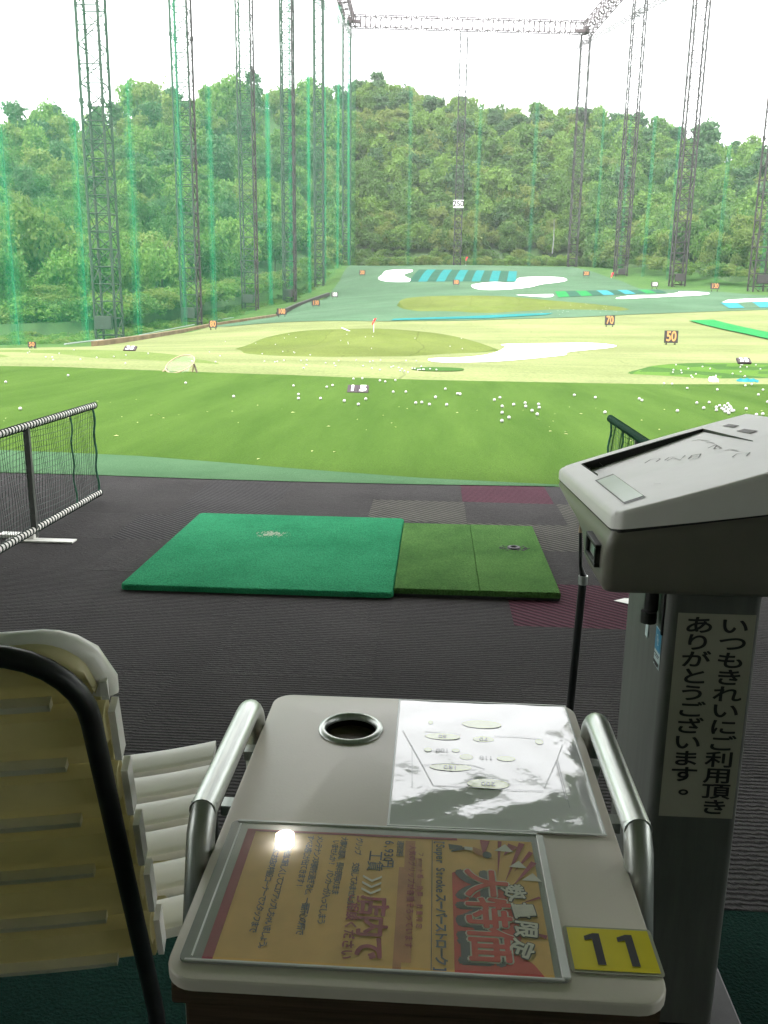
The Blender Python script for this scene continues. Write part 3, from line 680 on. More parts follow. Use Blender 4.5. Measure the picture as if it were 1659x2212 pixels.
tower(1461, 624, 156, 27, 66, 'lattice tower behind the right net above the right 150 sign', 1.8)
tower(1637, 630, 124, 33, 66, 'lattice tower cut by the right edge of the picture', 1.6)
# 250 board on the middle tower
p = aty(990, 449, 230.6); k = depth(p)/F; e = empty('distance_sign', p); w, h = 22*k, 16*k
mb = MB(); mb.box((0, 0, h/2), (w, .12, h), 0, None, .02); mb.build('panel', M_signwhite, e)
mb = MB(); mb.text('250', h*1.05, Matrix.Translation((0, -.08, h/2)) @ Matrix.Rotation(rad(90), 4, 'X'), 0, h*.03, sx=.95); mb.build('digits', M_black, e)
tag(e, 'white board with black 250 hung high on the middle back tower', 'distance sign', 'yardage signs on the field')
# top trusses
def truss(P, Q, w, h, n, label, name='roof_truss', m=M_brownsteel, rb=.05, r=.1, cross=()):
    e = empty(name, (P+Q)/2); o = (P+Q)/2; br = MB(); legs = lattice(br, P-o, Q-o, h, n, r, rb, (0, 0, 1), w); br.build('bracing', m, e)
    for p, q in legs:
        lb = MB(); lb.tube([p, q], r, 5); lb.build('chord', m, e)
    return tag(e, label, 'truss')
cl = aty(757, 62, 228); cr = aty(1267, 71, 229); cm = aty(1010, 52, 230); cl2 = aty(757, 50, 229); cl2[2] += 0
truss(aty(757, 46, 229), aty(1266, 60, 229), 1.6, 2.6, 46, 'long horizontal lattice truss across the top of the back net', rb=.085, r=.12)
truss(aty(756, 46, 229), np.array([*aty(704, 0, 181)[:2], aty(757, 46, 229)[2]+.4]), 2.2, 2.6, 22, 'lattice truss running towards the viewer above the left net', rb=.08, r=.12)
pR = aty(1267, 66, 229)
truss(pR, np.array([*aty(1379, 0, 190)[:2], pR[2]+.6]), 2.2, 2.6, 22, 'lattice truss running towards the viewer above the right net', rb=.08, r=.12)
a = aty(779, 91, 226); b = aty(688, -2, 180); truss(a, a+(b-a)*1.35, .8, .8, 40, 'slim inclined net rail inside the left net corner', 'net_rail', M_greysteel, .03, .05)
a = aty(1242, 104, 226); b = aty(1437, -4, 165); truss(a, a+(b-a)*1.2, .7, .7, 50, 'slim inclined net rail inside the right net corner', 'net_rail', M_steel, .03, .06)
mb = MB()
P, Q = aty(779, 91, 226), aty(1242, 104, 226)
pts = [P+(Q-P)*t+np.array([0, 0, -1.0*math.sin(math.pi*t)*.4]) for t in np.linspace(0, 1, 20)]; mb.tube(pts, .035, 4)
for t in np.linspace(.02, .98, 60):
    q = P+(Q-P)*t; mb.bar(q+np.array([0, 0, -.35-.4*math.sin(math.pi*t)]), q+np.array([0, 0, .05-.4*math.sin(math.pi*t)]), .03)
tag(mb.build('tension_wire', M_wire), 'thin sagging wire between the two net rails below the back truss', 'wire')
# short cross arms on the corner posts
for px, py, D, s, lab in ((756, 51, 228, 1, 'dark cross arm on the back left corner post'), (1266, 71, 228, -1, 'dark cross arm on the back right corner post')):
    p = aty(px, py, D); mb = MB(); mb.box((p[0]+s*1.1, p[1]-1.6, p[2]), (3.4, .6, .7), 0, Matrix.Rotation(rad(8*s), 3, 'Z'), .05); mb.box((p[0], p[1]-1, p[2]+.3), (1.0, .9, 1.7), 0, None, .05)
    tag(mb.build('cross_arm', M_brownsteel), lab, 'cross arm', 'cross arms on the corner posts')

def Zt(x, y): return grid_z(min(max(x, -63), 83), min(y, 244))
def net(pts, ztop, m, label, folds, mfold, fw=1.1, layers=3, wave=.35):
    """hanging net: long sheet plus gathered pleats where the panels are laced together"""
    e = empty('net_wall', (*pts[0], Zt(*pts[0]))); e0 = np.array(e.location)
    L = [0.0]
    for a, b in zip(pts[:-1], pts[1:]): L.append(L[-1]+math.hypot(b[0]-a[0], b[1]-a[1]))
    def at(s):
        for i in range(len(L)-1):
            if s <= L[i+1] or i == len(L)-2:
                t = (s-L[i])/(L[i+1]-L[i]); d = np.array([pts[i+1][0]-pts[i][0], pts[i+1][1]-pts[i][1]]); d = d/np.linalg.norm(d)
                return np.array(pts[i])+t*(np.array(pts[i+1])-np.array(pts[i])), np.array([-d[1], d[0]])
    mb = MB(); n = int(L[-1]/1.0); V = []; fs = []; zs = (0, .02, .25, .5, .75, 1)
    for i in range(n+1):
        s = L[-1]*i/n; p, nn = at(s); q = p+nn*wave*math.sin(s*.55+1.3*math.sin(s*.11)); zb = Zt(*q)-.05
        for z in zs: V.append((q[0]-e0[0], q[1]-e0[1], zb+(ztop-zb)*z-e0[2]))
    k = len(zs)
    for i in range(n):
        for j in range(k-1): a = i*k+j; fs.append((a, a+k, a+k+1, a+1))
    mb.add(V, fs); mb.build('net_sheet', m, e, 180)
    for fpos in folds:
        fb = MB(); V = []; fs = []; steps = layers*6
        for i in range(steps+1):
            u = i/steps; tri = abs(((u*layers) % 2)-1); s = fpos+(tri-.5)*fw
            p, nn = at(min(max(s, 0), L[-1])); q = p+nn*(.15+.5*u+.12*math.sin(i*2.1)); zb = Zt(*q)-.03
            for z in zs:
                p2 = p+(q-p)*(1-.0*z); V.append((p2[0]-e0[0]+.12*math.sin(z*3+fpos), p2[1]-e0[1], zb+(ztop-zb)*z-e0[2]))
        for i in range(steps):
            for j in range(k-1): a = i*k+j; fs.append((a, a+k, a+k+1, a+1))
        fb.add(V, fs); fb.build('gathered_fold', mfold if fpos < 100 or mfold is not M_fold else M_foldd, e, 180)
        rb = MB(); p, nn = at(min(max(fpos, 0), L[-1])); zb = Zt(*p); q = p+nn*.2
        rb.tube([(q[0]-e0[0], q[1]-e0[1], zb-e0[2]), (q[0]-e0[0], q[1]-e0[1], ztop-e0[2])], .02, 4); rb.build('lacing_rope', M_netrope, e)
    return tag(e, label, 'net')
def XL(D): return -32.1+.0503*D
def XR(D): return 58.8-.098*D
def sl(px, c, vp): return F*c/(vp-px)
leftpts = [(XL(D), D) for D in (34, 60, 90, 120, 150, 180, 205, 229)]
lf = []
for px in (35, 190, 305, 404, 470, 590, 633, 672, 702, 730, 752):
    D = F*32.1/(1030-px); lf.append((D-34)*math.hypot(1, .0503))
net(leftpts, 61, M_netg, 'tall green net wall along the left side of the range', lf, M_fold)
rightpts = [(XR(D), D) for D in (229, 200, 170, 140, 110, 80)]
rf = []
for px in (1216, 1253, 1306, 1352, 1402, 1500, 1590):
    D = F*58.8/(px-935+185); rf.append((229-D)*math.hypot(1, .098))
net(rightpts, 62, M_netr, 'tall green net wall along the right side of the range', [s for s in rf if s > .6], M_foldl)
bp = [(XL(229), 229.0), (8, 230.5), (XR(229), 229.0)]
net(bp, 60, M_netf, 'faint green net across the back of the range', [13, 30, 43.5], M_foldl, .9)

# ------------------------------------------------------------------ hill and trees
hc = []
def hp(px, D, z): p = aty(px, 650, D); hc.append((p[0], D, z))
for px, D, z in ((-500, 70, -1), (-250, 76, -1.2), (0, 84, -1.2), (232, 90, -.8), (400, 112, .2), (540, 138, 2), (640, 172, 5), (700, 205, 9), (765, 243, 11.5), (880, 245, 12), (1000, 245, 12), (1120, 245, 12), (1235, 243, 11.5),
                 (1340, 204, 9.5), (1460, 168, 6.5), (1640, 136, 5), (1850, 112, 4), (2100, 95, 3)): hp(px, D, z)
def hr(px, py, D): hc.append(tuple(aty(px, py, D))); p = aty(px, py, D); hc.append((p[0]*1.35, D*1.35, p[2]-6))
for px, py, D in ((-450, 390, 190), (-200, 360, 200), (0, 345, 210), (150, 325, 222), (330, 275, 245), (560, 250, 272), (700, 240, 300), (800, 222, 322), (1000, 280, 330), (1260, 295, 320), (1440, 330, 290), (1659, 392, 262), (1900, 450, 240), (2150, 500, 220)): hr(px, py, D)
HF = tps(hc)
hxs = np.arange(-190, 251, 6.0); hys = np.arange(60, 460, 6.0); HX, HY = np.meshgrid(hxs, hys); HZ = HF(HX, HY)
# keep the hill under the range floor
inside = (HX > XL(HY)-6) & (HX < XR(HY)+6) & (HY < 238)
HZ = np.where(inside, -30, HZ); HZ = np.maximum(HZ, -30)
struct(grid_mesh('hill', HX, HY, HZ, M_hill))

def crown(seed, R=3.6, Hh=4.2, lobes=11, n=2600, leaf=.34, kind=0):
    g = np.random.default_rng(seed); cs = []; rs = []
    ax = g.uniform(.8, 1.25); lean_ = g.normal(size=2)*.35
    for i in range(lobes):
        a = g.uniform(0, 2*math.pi); u = g.random()**.6; z = g.uniform(.12, 1.0)
        rad_ = R*(.25+.62*u)*math.sqrt(max(.06, 1-((z-.45)/.62)**2))
        cs.append((math.cos(a)*rad_*ax+lean_[0]*z, math.sin(a)*rad_/ax+lean_[1]*z, Hh*z)); rs.append(R*min(.5, max(.12, .27*math.exp(g.normal()*.38))))
    cs.append((0, 0, Hh*.55)); rs.append(R*.5)
    cs = np.array(cs); rs = np.array(rs); w = rs**2/np.sum(rs**2)
    if kind == 1:   # pine: flat layered pads
        cs[:, 2] = Hh*(.2+.8*g.random(len(cs))); cs[:, :2] *= (1.25-.8*cs[:, 2:3]/Hh); sc = np.array([1, 1, .45])
    else: sc = np.array([1, 1, .8])
    li = g.choice(len(cs), n, p=w); d = g.normal(size=(n, 3)); d[:, 2] = np.where(d[:, 2] < -.45, -d[:, 2], d[:, 2]); d /= np.linalg.norm(d, axis=1)[:, None]
    rr = rs[li]*(.55+.6*g.random(n)**.7); P = cs[li]+d*rr[:, None]*sc
    m = n//7; q = g.choice(n, m); P[q] += d[q]*g.uniform(.15, .75, m)[:, None]
    # twiggy sprays: short runs of leaves leaving the outline
    ns2 = 26; per_ = 9
    for k in range(ns2):
        j = int(g.integers(0, n)); dirn = d[j]+np.array([0, 0, .35])+g.normal(size=3)*.3; dirn /= np.linalg.norm(dirn)
        ids = g.choice(n, per_); P[ids] = P[j]+dirn*np.linspace(.1, 1.1, per_)[:, None]*g.uniform(.5, 1.1)+g.normal(size=(per_, 3))*.1
    N = d*.5+g.normal(size=(n, 3))*.5+np.array([0, 0, .35]); N /= np.linalg.norm(N, axis=1)[:, None]
    A = np.cross(N, g.normal(size=(n, 3))); A /= np.linalg.norm(A, axis=1)[:, None]; Bv = np.cross(N, A)
    s = leaf*g.uniform(.5, 1.4, n)[:, None]; s2 = s*g.uniform(.45, .9, n)[:, None]; up = N*s*.25
    V = np.stack([P-A*s-up, P-Bv*s2+up, P+A*s-up*.5, P+Bv*s2+up*.6], 1).reshape(-1, 3)
    return V.astype(np.float32)
def trunk_mb(h, r, seed):
    g = random.Random(seed); mb = MB(); mb.tube([(0, 0, -1.2), (g.uniform(-.1, .1), 0, h*.4), (g.uniform(-.3, .3), g.uniform(-.3, .3), h)], [r, r*.75, r*.35], 7)
    for k in range(5):
        a = g.uniform(0, 6.28); z = h*g.uniform(.35, .8); L = g.uniform(1.2, 2.4)
        mb.tube([(0, 0, z), (math.cos(a)*L*.5, math.sin(a)*L*.5, z+L*.4), (math.cos(a)*L, math.sin(a)*L, z+L*.9)], [r*.45, r*.3, r*.1], 5)
    return mb
L_bright = leaf_mat('leaf_bright', (.07, .16, .024), (.18, .30, .06), .4)
L_mid = leaf_mat('leaf_mid', (.045, .115, .026), (.115, .215, .05), .4)
L_dark = leaf_mat('leaf_dark', (.042, .10, .042), (.08, .16, .06), .3)
L_olive = leaf_mat('leaf_olive', (.14, .20, .045), (.21, .27, .07), .45)
KINDS = [('broadleaf_tree', L_bright, 0, 'bright green'), ('broadleaf_tree', L_mid, 0, 'mid green'), ('pine_tree', L_dark, 1, 'dark green'), ('broadleaf_tree', L_olive, 0, 'yellowish olive')]
protos = {}
for ki, (nm, lm, kd, _) in enumerate(KINDS):
    for lod in (0, 1):
        for v in range(6 if lod else 5):
            n = (3000 if lod else 8000); V = crown(100*ki+10*v+lod, 3.6, 4.6 if kd == 0 else 6.0, 15+4*v, n, (.29 if lod else .19), kd)
            me = fast_mesh('crown', V, np.arange(len(V)).reshape(-1, 4), lm)
            tm = bpy.data.meshes.new('trunk'); t = trunk_mb(4.2, .2, v+ki*7); tm.from_pydata(t.v, [], t.f); tm.materials.append(M_bark)
            protos[(ki, lod, v)] = (me, tm, V)
cand = []
sp = 5.6
for ix in range(-38, 46):
    for iy in range(0, 58):
        x = (ix+.5*(iy % 2))*sp+rng.uniform(-2.6, 2.6); y = 66+iy*sp*.9+rng.uniform(-2.4, 2.4)
        q = np.array([x, y, 0])-EYE; d = depth((x, y, HF(x, y)))
        if d < 20: continue
        px = W0/2+F*(q @ RT)/d
        if px < -110 or px > 1770: continue
        if XL(y)-7.5 < x < XR(y)+6.5 and y < 246: continue
        if x < 0 and y < 248 and x > XL(y)-9: continue
        z = float(HF(x, y))
        # foot and ridge limits
        footD = np.interp(px, [0, 232, 400, 540, 640, 700, 765, 1235, 1340, 1460, 1640, 1770], [84, 90, 112, 138, 172, 205, 244, 244, 206, 170, 138, 122])
        ridgeD = np.interp(px, [-200, 0, 150, 330, 560, 700, 800, 1000, 1260, 1440, 1659, 1900], [200, 210, 222, 245, 272, 300, 322, 330, 320, 290, 262, 240])
        if y < footD-1 or y > ridgeD+9: continue
        el = F*(z+4.5-HC)/d
        cand.append((d, x, y, z, px, (y-footD)/(ridgeD-footD)))
for _ in range(260):
    px = rng.uniform(690, 1330); t = rng.random()**1.6*.55
    fD = np.interp(px, [690, 765, 1235, 1340], [203, 246, 246, 208]); rD = np.interp(px, [690, 800, 1000, 1260, 1340], [297, 322, 330, 320, 306]); D = fD+2+(rD-fD)*t
    p = aty(px, 650, D); z = float(HF(p[0], D)); cand.append((depth((p[0], D, z)), p[0], D, z, px, t))
cand.sort()
far_blobs = {k: [] for k in range(4)}
count = 0
print('tree candidates', len(cand))
for d, x, y, z, px, t in cand:
    u = rng.random(); low = t < .12
    pine = .10+.30*max(0, t-.55)*2
    ki = 2 if u < pine and not low else (3 if u > (.88 if not low else .8) else (0 if u > .48 else 1))
    if 700 < px < 1300 and t < .3 and ki == 0 and rng.random() < .6: ki = 1
    lod = 0 if d < 175 else 1; v = int(rng.integers(0, 6 if lod else 5))
    sc = rng.uniform(.68, 1.12)*(1.25 if rng.random() < .15 else 1)*(1.0 if not low else rng.uniform(.62, .95)); sz = sc*rng.uniform(.85, 1.5); rz = rng.uniform(0, 6.28)
    me, tm, V = protos[(ki, lod, v)]; nm, lm, kd, word = KINDS[ki]
    if count < 296:
        e = empty(nm, (x, y, z+.6), rz); e.scale = (sc, sc, sz)
        for nme, mesh in (('trunk', tm), ('crown', me)):
            o = bpy.data.objects.new(nme, mesh); COL.objects.link(o); o.parent = e
        where = 'on the slope behind the left net' if px < 765 else ('at the hill foot behind the back net' if px < 1235 and t < .35 else ('high on the hill behind the back net' if px < 1235 else 'on the slope behind the right net'))
        tag(e, f'{word} {"broadleaf" if kd == 0 else "layered pine"} tree {where}', 'tree', f'{word} trees {where}'); count += 1
    else:
        c, s = math.cos(rz), math.sin(rz); Q = V*np.array([sc, sc, sz], np.float32)
        far_blobs[ki].append(np.stack([Q[:, 0]*c-Q[:, 1]*s+x, Q[:, 0]*s+Q[:, 1]*c+y, Q[:, 2]+z+.6], 1))
VV = []; MI = []
for ki, L in far_blobs.items():
    for V in L: VV.append(V); MI.append(np.full(len(V)//4, ki, np.int32))
VV = np.concatenate(VV); me = fast_mesh('woods', VV, np.arange(len(VV)).reshape(-1, 4), [k[1] for k in KINDS]); me.polygons.foreach_set('material_index', np.concatenate(MI)); me.update()
o = bpy.data.objects.new('woods', me); COL.objects.link(o); o['kind'] = 'stuff'; o['label'] = 'mass of trees covering the upper hillside'; o['category'] = 'woods'
# undergrowth along the hill foot and the bank below the left net
VV = []; MI = []
for _ in range(520):
    px = rng.uniform(-80, 1740); f = np.interp(px, [0, 232, 400, 540, 640, 700, 765, 1235, 1340, 1460, 1640, 1770], [84, 90, 112, 138, 172, 205, 241, 241, 202, 166, 134, 118])
    D = f+rng.uniform(-4, 6); p = aty(px, 650, D)
    if XL(D)-2.5 < p[0] < XR(D)+2.5 and D < 235: continue
    z = max(float(HF(p[0], D)), Zt(p[0], D) if D < 244 and -63 < p[0] < 83 else -99); s = rng.uniform(.25, .62)
    ki = int(rng.choice([0, 1, 3])); V = protos[(ki, 1, int(rng.integers(0, 4)))][2]; V = V[:len(V)//4//3*4]
    V = V*np.array([s, s, s*.8], np.float32); VV.append(V+np.array([p[0], D, z-.5*s], np.float32)); MI.append(np.full(len(V)//4, {0: 0, 1: 1, 3: 2}[ki], np.int32))
for _ in range(420):
    px = rng.uniform(-80, 730); f = np.interp(px, [0, 232, 400, 540, 640, 700, 765], [84, 90, 112, 138, 172, 205, 241]); n0 = F*32.1/(1030-px)+2.0
    D = rng.uniform(n0, max(f, n0+1)); p = aty(px, 650, D); s = rng.uniform(.08, .26); ki = int(rng.choice([0, 0, 1, 3])); V = protos[(ki, 1, int(rng.integers(0, 4)))][2]; V = V[:len(V)//4//5*4]
    VV.append(V*np.array([s, s, s*.6], np.float32)+np.array([p[0], D, Zt(p[0], D)-.6*s], np.float32)); MI.append(np.full(len(V)//4, {0: 0, 1: 1, 3: 2}[ki], np.int32))
VV = np.concatenate(VV); me = fast_mesh('undergrowth', VV, np.arange(len(VV)).reshape(-1, 4), [L_bright, L_mid, L_olive]); me.polygons.foreach_set('material_index', np.concatenate(MI)); me.update()
o = bpy.data.objects.new('undergrowth', me); COL.objects.link(o); o['kind'] = 'stuff'; o['label'] = 'low shrubs and weeds at the foot of the hill'; o['category'] = 'undergrowth'
# bare pale trunk in front of the back slope
mb = MB(); a = aty(1193, 548, 240); b = aty(1197, 474, 240); mb.tube([a, (a+b)/2+np.array([.2, 0, 0]), b], [.16, .12, .05], 6); tag(mb.build('bare_trunk', M_greysteel), 'bare pale tree trunk standing before the dark back slope', 'tree trunk')

# ------------------------------------------------------------------ bay floor
fl = MB(); fl.add([(-9, -4, -.012), (9, -4, -.012), (9, 5.83, -.012), (-9, 5.83, -.012)], [(0, 1, 2, 3)], 0)
ST = .527; mats_f = [M_seam, M_floor, M_floor2, M_diag, M_burg, M_greencarpet, M_diagd]
ytop = 5.80; row = 0
offs = [.19, -.36, .04, .12, .327, -.18, .3, .02, .2]
while ytop > 1.70:
    y0 = ytop-ST; off = offs[min(row, 8)]
    for ix in range(-17, 17):
        x0 = off+ix*.56; x1 = x0+.56
        if x0 > 9 or x1 < -9: continue
        cx = (x0+x1)/2; mi = 1 if (ix*7+row*5) % 3 else 2
        if row == 0 and -.1 < cx-.47 < .1: mi = 4
        elif row == 4 and -.1 < cx-.607 < .1: mi = 4
        elif row == 0 and -1.0 < cx < 0: mi = 2
        elif row == 1 and -.5 < cx < .2: mi = 3
        elif row == 1 and .7 < cx < 1.4: mi = 3
        elif row == 2 and .1 < cx < 1.3: mi = 3
        elif row < 3 and cx > -1.5: mi = 6 if (ix+row) % 2 else 2
        g_ = .0008; fl.add([(x0+g_, y0+g_, 0), (x1-g_, y0+g_, 0), (x1-g_, ytop-g_, 0), (x0+g_, ytop-g_, 0)], [(0, 1, 2, 3)], mi)
    ytop = y0; row += 1
fl.add([(-9, -4, 0), (9, -4, 0), (9, ytop-.002, 0), (-9, ytop-.002, 0)], [(0, 1, 2, 3)], 5)
struct(fl.build('floor', mats_f))
# pale green carpet strip between floor and turf
A = [onz(x, y, .004) for x, y in ((-400, 1004), (0, 1020), (215, 1026), (430, 1034), (640, 1040), (900, 1046), (1200, 1050.5), (1700, 1060))]
Bp = [onz(x, y, .004) for x, y in ((-400, 955), (0, 974), (130, 979), (300, 987), (480, 1001), (640, 1014.5), (900, 1034), (1200, 1049)) ]
Bp.append(np.array([A[-1][0], A[-1][1]+.05, .004]))
mb = MB(); n = len(A); V = [tuple(p) for p in A]
for i, p in enumerate(Bp[:n]):
    V.append((p[0], p[1], .012))
for p in Bp[:n]: V.append((p[0], p[1]+.04, -.06))
mb.add(V, [(i, i+1, i+1+n, i+n) for i in range(n-1)]+[(i+n, i+1+n, i+1+2*n, i+2*n) for i in range(n-1)])
struct(mb.build('edge_strip', M_strip, None, 180))
# roof, an unseen right eave added for its dark reflection, and the wall behind
rf_ = MB(); rf_.box((0, .3, 3.02), (22, 8.6, .2)); rf_.box((6.2, 5.0, 3.03), (10.6, .75, .16)); struct(rf_.build('roof', M_roof))
wb = MB(); wb.box((0, -3.9, 1.45), (18, .15, 2.92)); struct(wb.build('back_wall', mat('wall_paint', (.30, .29, .27), .9, .1, 1)))
lm = MB(); lm.tube([(-.72, 4.02, 2.9195), (-.72, 4.02, 2.87)], .05, 20); tag(lm.build('ceiling_lamp', M_lamp), 'small round lit lamp under the roof edge, seen as a reflection in the poster sleeve', 'lamp')

# ------------------------------------------------------------------ mats
def slab(poly, z0, z1, bev):
    bm = bmesh.new(); lo = [bm.verts.new((x, y, z0)) for x, y in poly]; f = bm.faces.new(lo)
    r = bmesh.ops.extrude_face_region(bm, geom=[f]); vs = [v for v in r['geom'] if isinstance(v, bmesh.types.BMVert)]
    for v in vs: v.co.z = z1
    bmesh.ops.recalc_face_normals(bm, faces=bm.faces[:])
    ed = [e for e in bm.edges if all(abs(v.co.z-z1) < 1e-6 for v in e.verts)]
    bmesh.ops.bevel(bm, geom=ed, offset=bev, segments=3, affect='EDGES', profile=.5)
    bm.verts.index_update(); out = ([v.co.copy() for v in bm.verts], [[v.index for v in f.verts] for f in bm.faces]); bm.free(); return out
e = empty('stance_mat', (-.72, 4.06, 0)); off = Matrix.Translation((.72, -4.06, 0))
mb = MB(); mb.add(*slab(rrect(-1.296, 3.42, -.148, 4.70, .03), .006, .030, .010), 0, off); o = mb.build('turf_top', M_stance, e, 50)
mb = MB(); mb.prism(rrect(-1.29, 3.426, -.154, 4.694, .03), 0.0, .0055, 0, off); mb.build('rubber_backing', M_rubber, e)
# worn spot: frayed fibres over the turf
mb = MB()
for k in range(130):
    a = rng.uniform(0, 6.28); rr = rng.random()**.7; x = -.81+math.cos(a)*rr*.10; y = 4.28+math.sin(a)*rr*.075; s = rng.uniform(.008, .022)*(1.2-rr)
    mb.add([(x-s*.35, y-s*.2, .0305), (x+s*.3, y-s*.25, .0308), (x+s*.55, y+s, .0312), (x-s*.05, y+s*1.1, .0306)], [(0, 1, 2, 3)], 0, off)
mb.build('worn_spot', M_wear, e)
tag(e, 'large emerald green stance mat with a worn pale spot', 'mat', 'mats in the bay')
e = empty('hitting_mat', (.2, 4.02, 0)); off = Matrix.Translation((-.2, -4.02, 0))
for nm, x0, x1 in (('inner_turf', -.146, .2092), ('outer_turf', .2098, .542)):
    mb = MB(); mb.add(*slab([(x0, 3.465), (x1, 3.465), (x1, 4.572), (x0, 4.572)], .012, .037 if nm[0] == 'o' else .036, .005), 0, off); mb.build(nm, M_hit, e, 50)
mb = MB(); mb.prism([(-.14, 3.468), (.539, 3.468), (.539, 4.57), (-.14, 4.57)], 0, .0115, 0, off); mb.build('rubber_backing', M_rubber, e)
p = onz(1110, 1184, .037); mb = MB()
ringv = [(math.cos(t)*r_, math.sin(t)*r_, z_) for r_, z_ in ((.034, 0.0), (.03, .007), (.018, .008), (.012, .0)) for t in np.linspace(0, 2*math.pi, 20, endpoint=False)]
mb.add(ringv, [(k*20+i, k*20+(i+1) % 20, (k+1)*20+(i+1) % 20, (k+1)*20+i) for k in range(3) for i in range(20)]+[tuple(60+i for i in range(20))], 0, off @ Matrix.Translation(Vector(p)))
for k in range(40):
    a = rng.uniform(0, 6.28); rr = .034+rng.random()*.022; mb.box((p[0]+math.cos(a)*rr*1.3-.2, p[1]+math.sin(a)*rr-4.02, .038), (.01, .003, .002), 0, Matrix.Rotation(a, 3, 'Z'))
mb.build('tee_hole', M_rubber, e, 50)
tag(e, 'smaller dark green hitting mat of two pieces with a rubber tee hole', 'mat', 'mats in the bay')
# scrap of paper on the floor
p = onz(1345, 1303, .004); mb = MB(); mb.add([(p[0]-.03, p[1]+.03, .004), (p[0]+.08, p[1]-.045, .004), (p[0]+.12, p[1]+.03, .012), (p[0]+.02, p[1]+.06, .006)], [(0, 1, 2, 3)]); tag(mb.build('paper_scrap', M_signwhite), 'white scrap of paper on the burgundy floor tile behind the machine post', 'paper')

# ------------------------------------------------------------------ net dividers of the bay
def divider(X, y0, y1, zt, barm, wrapm, cordm, pitch, label, foot_y=None):
    e = empty('bay_divider', (X, (y0+y1)/2, 0)); oy = (y0+y1)/2
    for nm, z in (('top_bar', zt), ('bottom_bar', .05)):
        mb = MB(); mb.tube([(0, y0-oy, z), (0, y1-oy, z)], .016, 12); b = mb.build(nm, barm, e, 40)
        w = MB(); n = int((y1-y0)/pitch*10); w.tube([(math.cos(i*.6283)*.0185, y0-oy+(y1-y0)*i/n, z+math.sin(i*.6283)*.0185) for i in range(n+1)], (.0032 if pitch > .02 else .0042), 5); w.build('wrapping_cord', wrapm, b, 60)
    mb = MB(); zz = np.linspace(.05, zt, 19); st = .026
    ny = int((y1-y0-.05)/st)
    for i in range(ny+1):
        y = y0-oy+.02+i*st; mb.tube([(.004*math.sin(i*.9+k*.5), y+.006*math.sin(k*.35+i*.2), z) for k, z in enumerate(zz)], .0014, 3, cap=False)
    for k, z in enumerate(zz[1:-1]):
        mb.tube([(.004*math.sin(k+i*.3), y0-oy+(y1-y0-.03)*i/24, z-.018*math.sin(math.pi*i/24*3)**2) for i in range(25)], .0014, 3, cap=False)
    mb.build('netting', cordm, e)
    for yy in (y1-.03, y1-.36):
        mb = MB(); mb.tube([(.006*math.sin(k*1.1), yy-oy+.004*math.sin(k*.7), z) for k, z in enumerate(np.linspace(.05, zt, 16))], .0065 if yy > y1-.1 else .005, 6); mb.build('edge_rope', M_cord, e, 60)
    if foot_y:
        mb = MB(); mb.box((0.0, foot_y-oy, (zt+.01)/2), (.03, .024, zt-.01), 0, None, .004); mb.build('upright', M_post, e)
        mb = MB(); mb.box((.05, foot_y-oy-.04, .006), (.34, .06, .008), 0, None, .002); mb.box((-.02, foot_y-oy-.01, .02), (.06, .06, .03), 0, None, .004); mb.build('foot_plate', M_bar, e)
        mb = MB(); mb.box((-.14, foot_y-oy+.02, .012), (.1, .06, .02), 0, None, .003); mb.build('foot_plate', M_bar, e)
    return tag(e, label, 'net divider', 'low net dividers between bays')
divider(-2.0, 2.2, 5.06, .575, M_bar, M_wrap, M_cordd, .032, 'low net divider with a white corded frame at the left of the bay', 4.17)
divider(1.02, 3.0, 5.12, .552, M_wrapg, M_wrapg, M_cord, .014, 'low net divider with a green corded frame behind the ball machine', 4.4)

# ------------------------------------------------------------------ ball machine
e = empty('ball_machine', (.42, 1.40, 0)); O = Matrix.Translation((-.42, -1.40, 0))
X0, X1, Y0, Y1 = .2555, .625, 1.212, 1.776
def ztop(x, y): return .912+.325*(x-X0)-.07*(y-Y0)
def zseam(x, y): return .888+.15*(x-X0)-.064*(y-Y0)
def on_lid(px, py):
    d = ray(px, py); t = 1.0
    for _ in range(60):
        q = EYE+d*t; t -= (q[2]-ztop(q[0], q[1]))/(d[2]-.325*d[0]+.07*d[1])
    return EYE+d*t
ra, rb_, rc = on_lid(1249, 1003), on_lid(1527, 926), on_lid(1647, 973)
print('recess', ra, rb_, rc, 'win', [on_lid(x, y) for x, y in ((1288, 1039), (1325, 1026), (1391, 1073), (1348, 1087))])
rx0, rx1, ry1, ry0 = ra[0]+.004, rb_[0]-.004, (ra[1]+rb_[1])/2, 1.44
def rec(x, y):
    if rx0 <= x <= rx1 and ry0 <= y <= ry1: return .019*((y-ry0)/(ry1-ry0))**.8*(1-.72*((x-rx0)/(rx1-rx0))**1.5)
    return 0.0
def lines(a, b, n, extra):
    s = set(np.round(np.linspace(a, b, n), 5).tolist())
    for c in (.001, .003, .006, .010, .016): s.add(round(a+c, 5)); s.add(round(b-c, 5))
    for q in extra: s.add(round(q-.0006, 5)); s.add(round(q+.0006, 5))
    return sorted(s)
lx = lines(X0, X1, 30, (rx0, rx1)); ly = lines(Y0, Y1, 36, (ry0, ry1)); nx, ny = len(lx), len(ly); R_ = .0075
mb = MB(); V = []; cr_ = .022
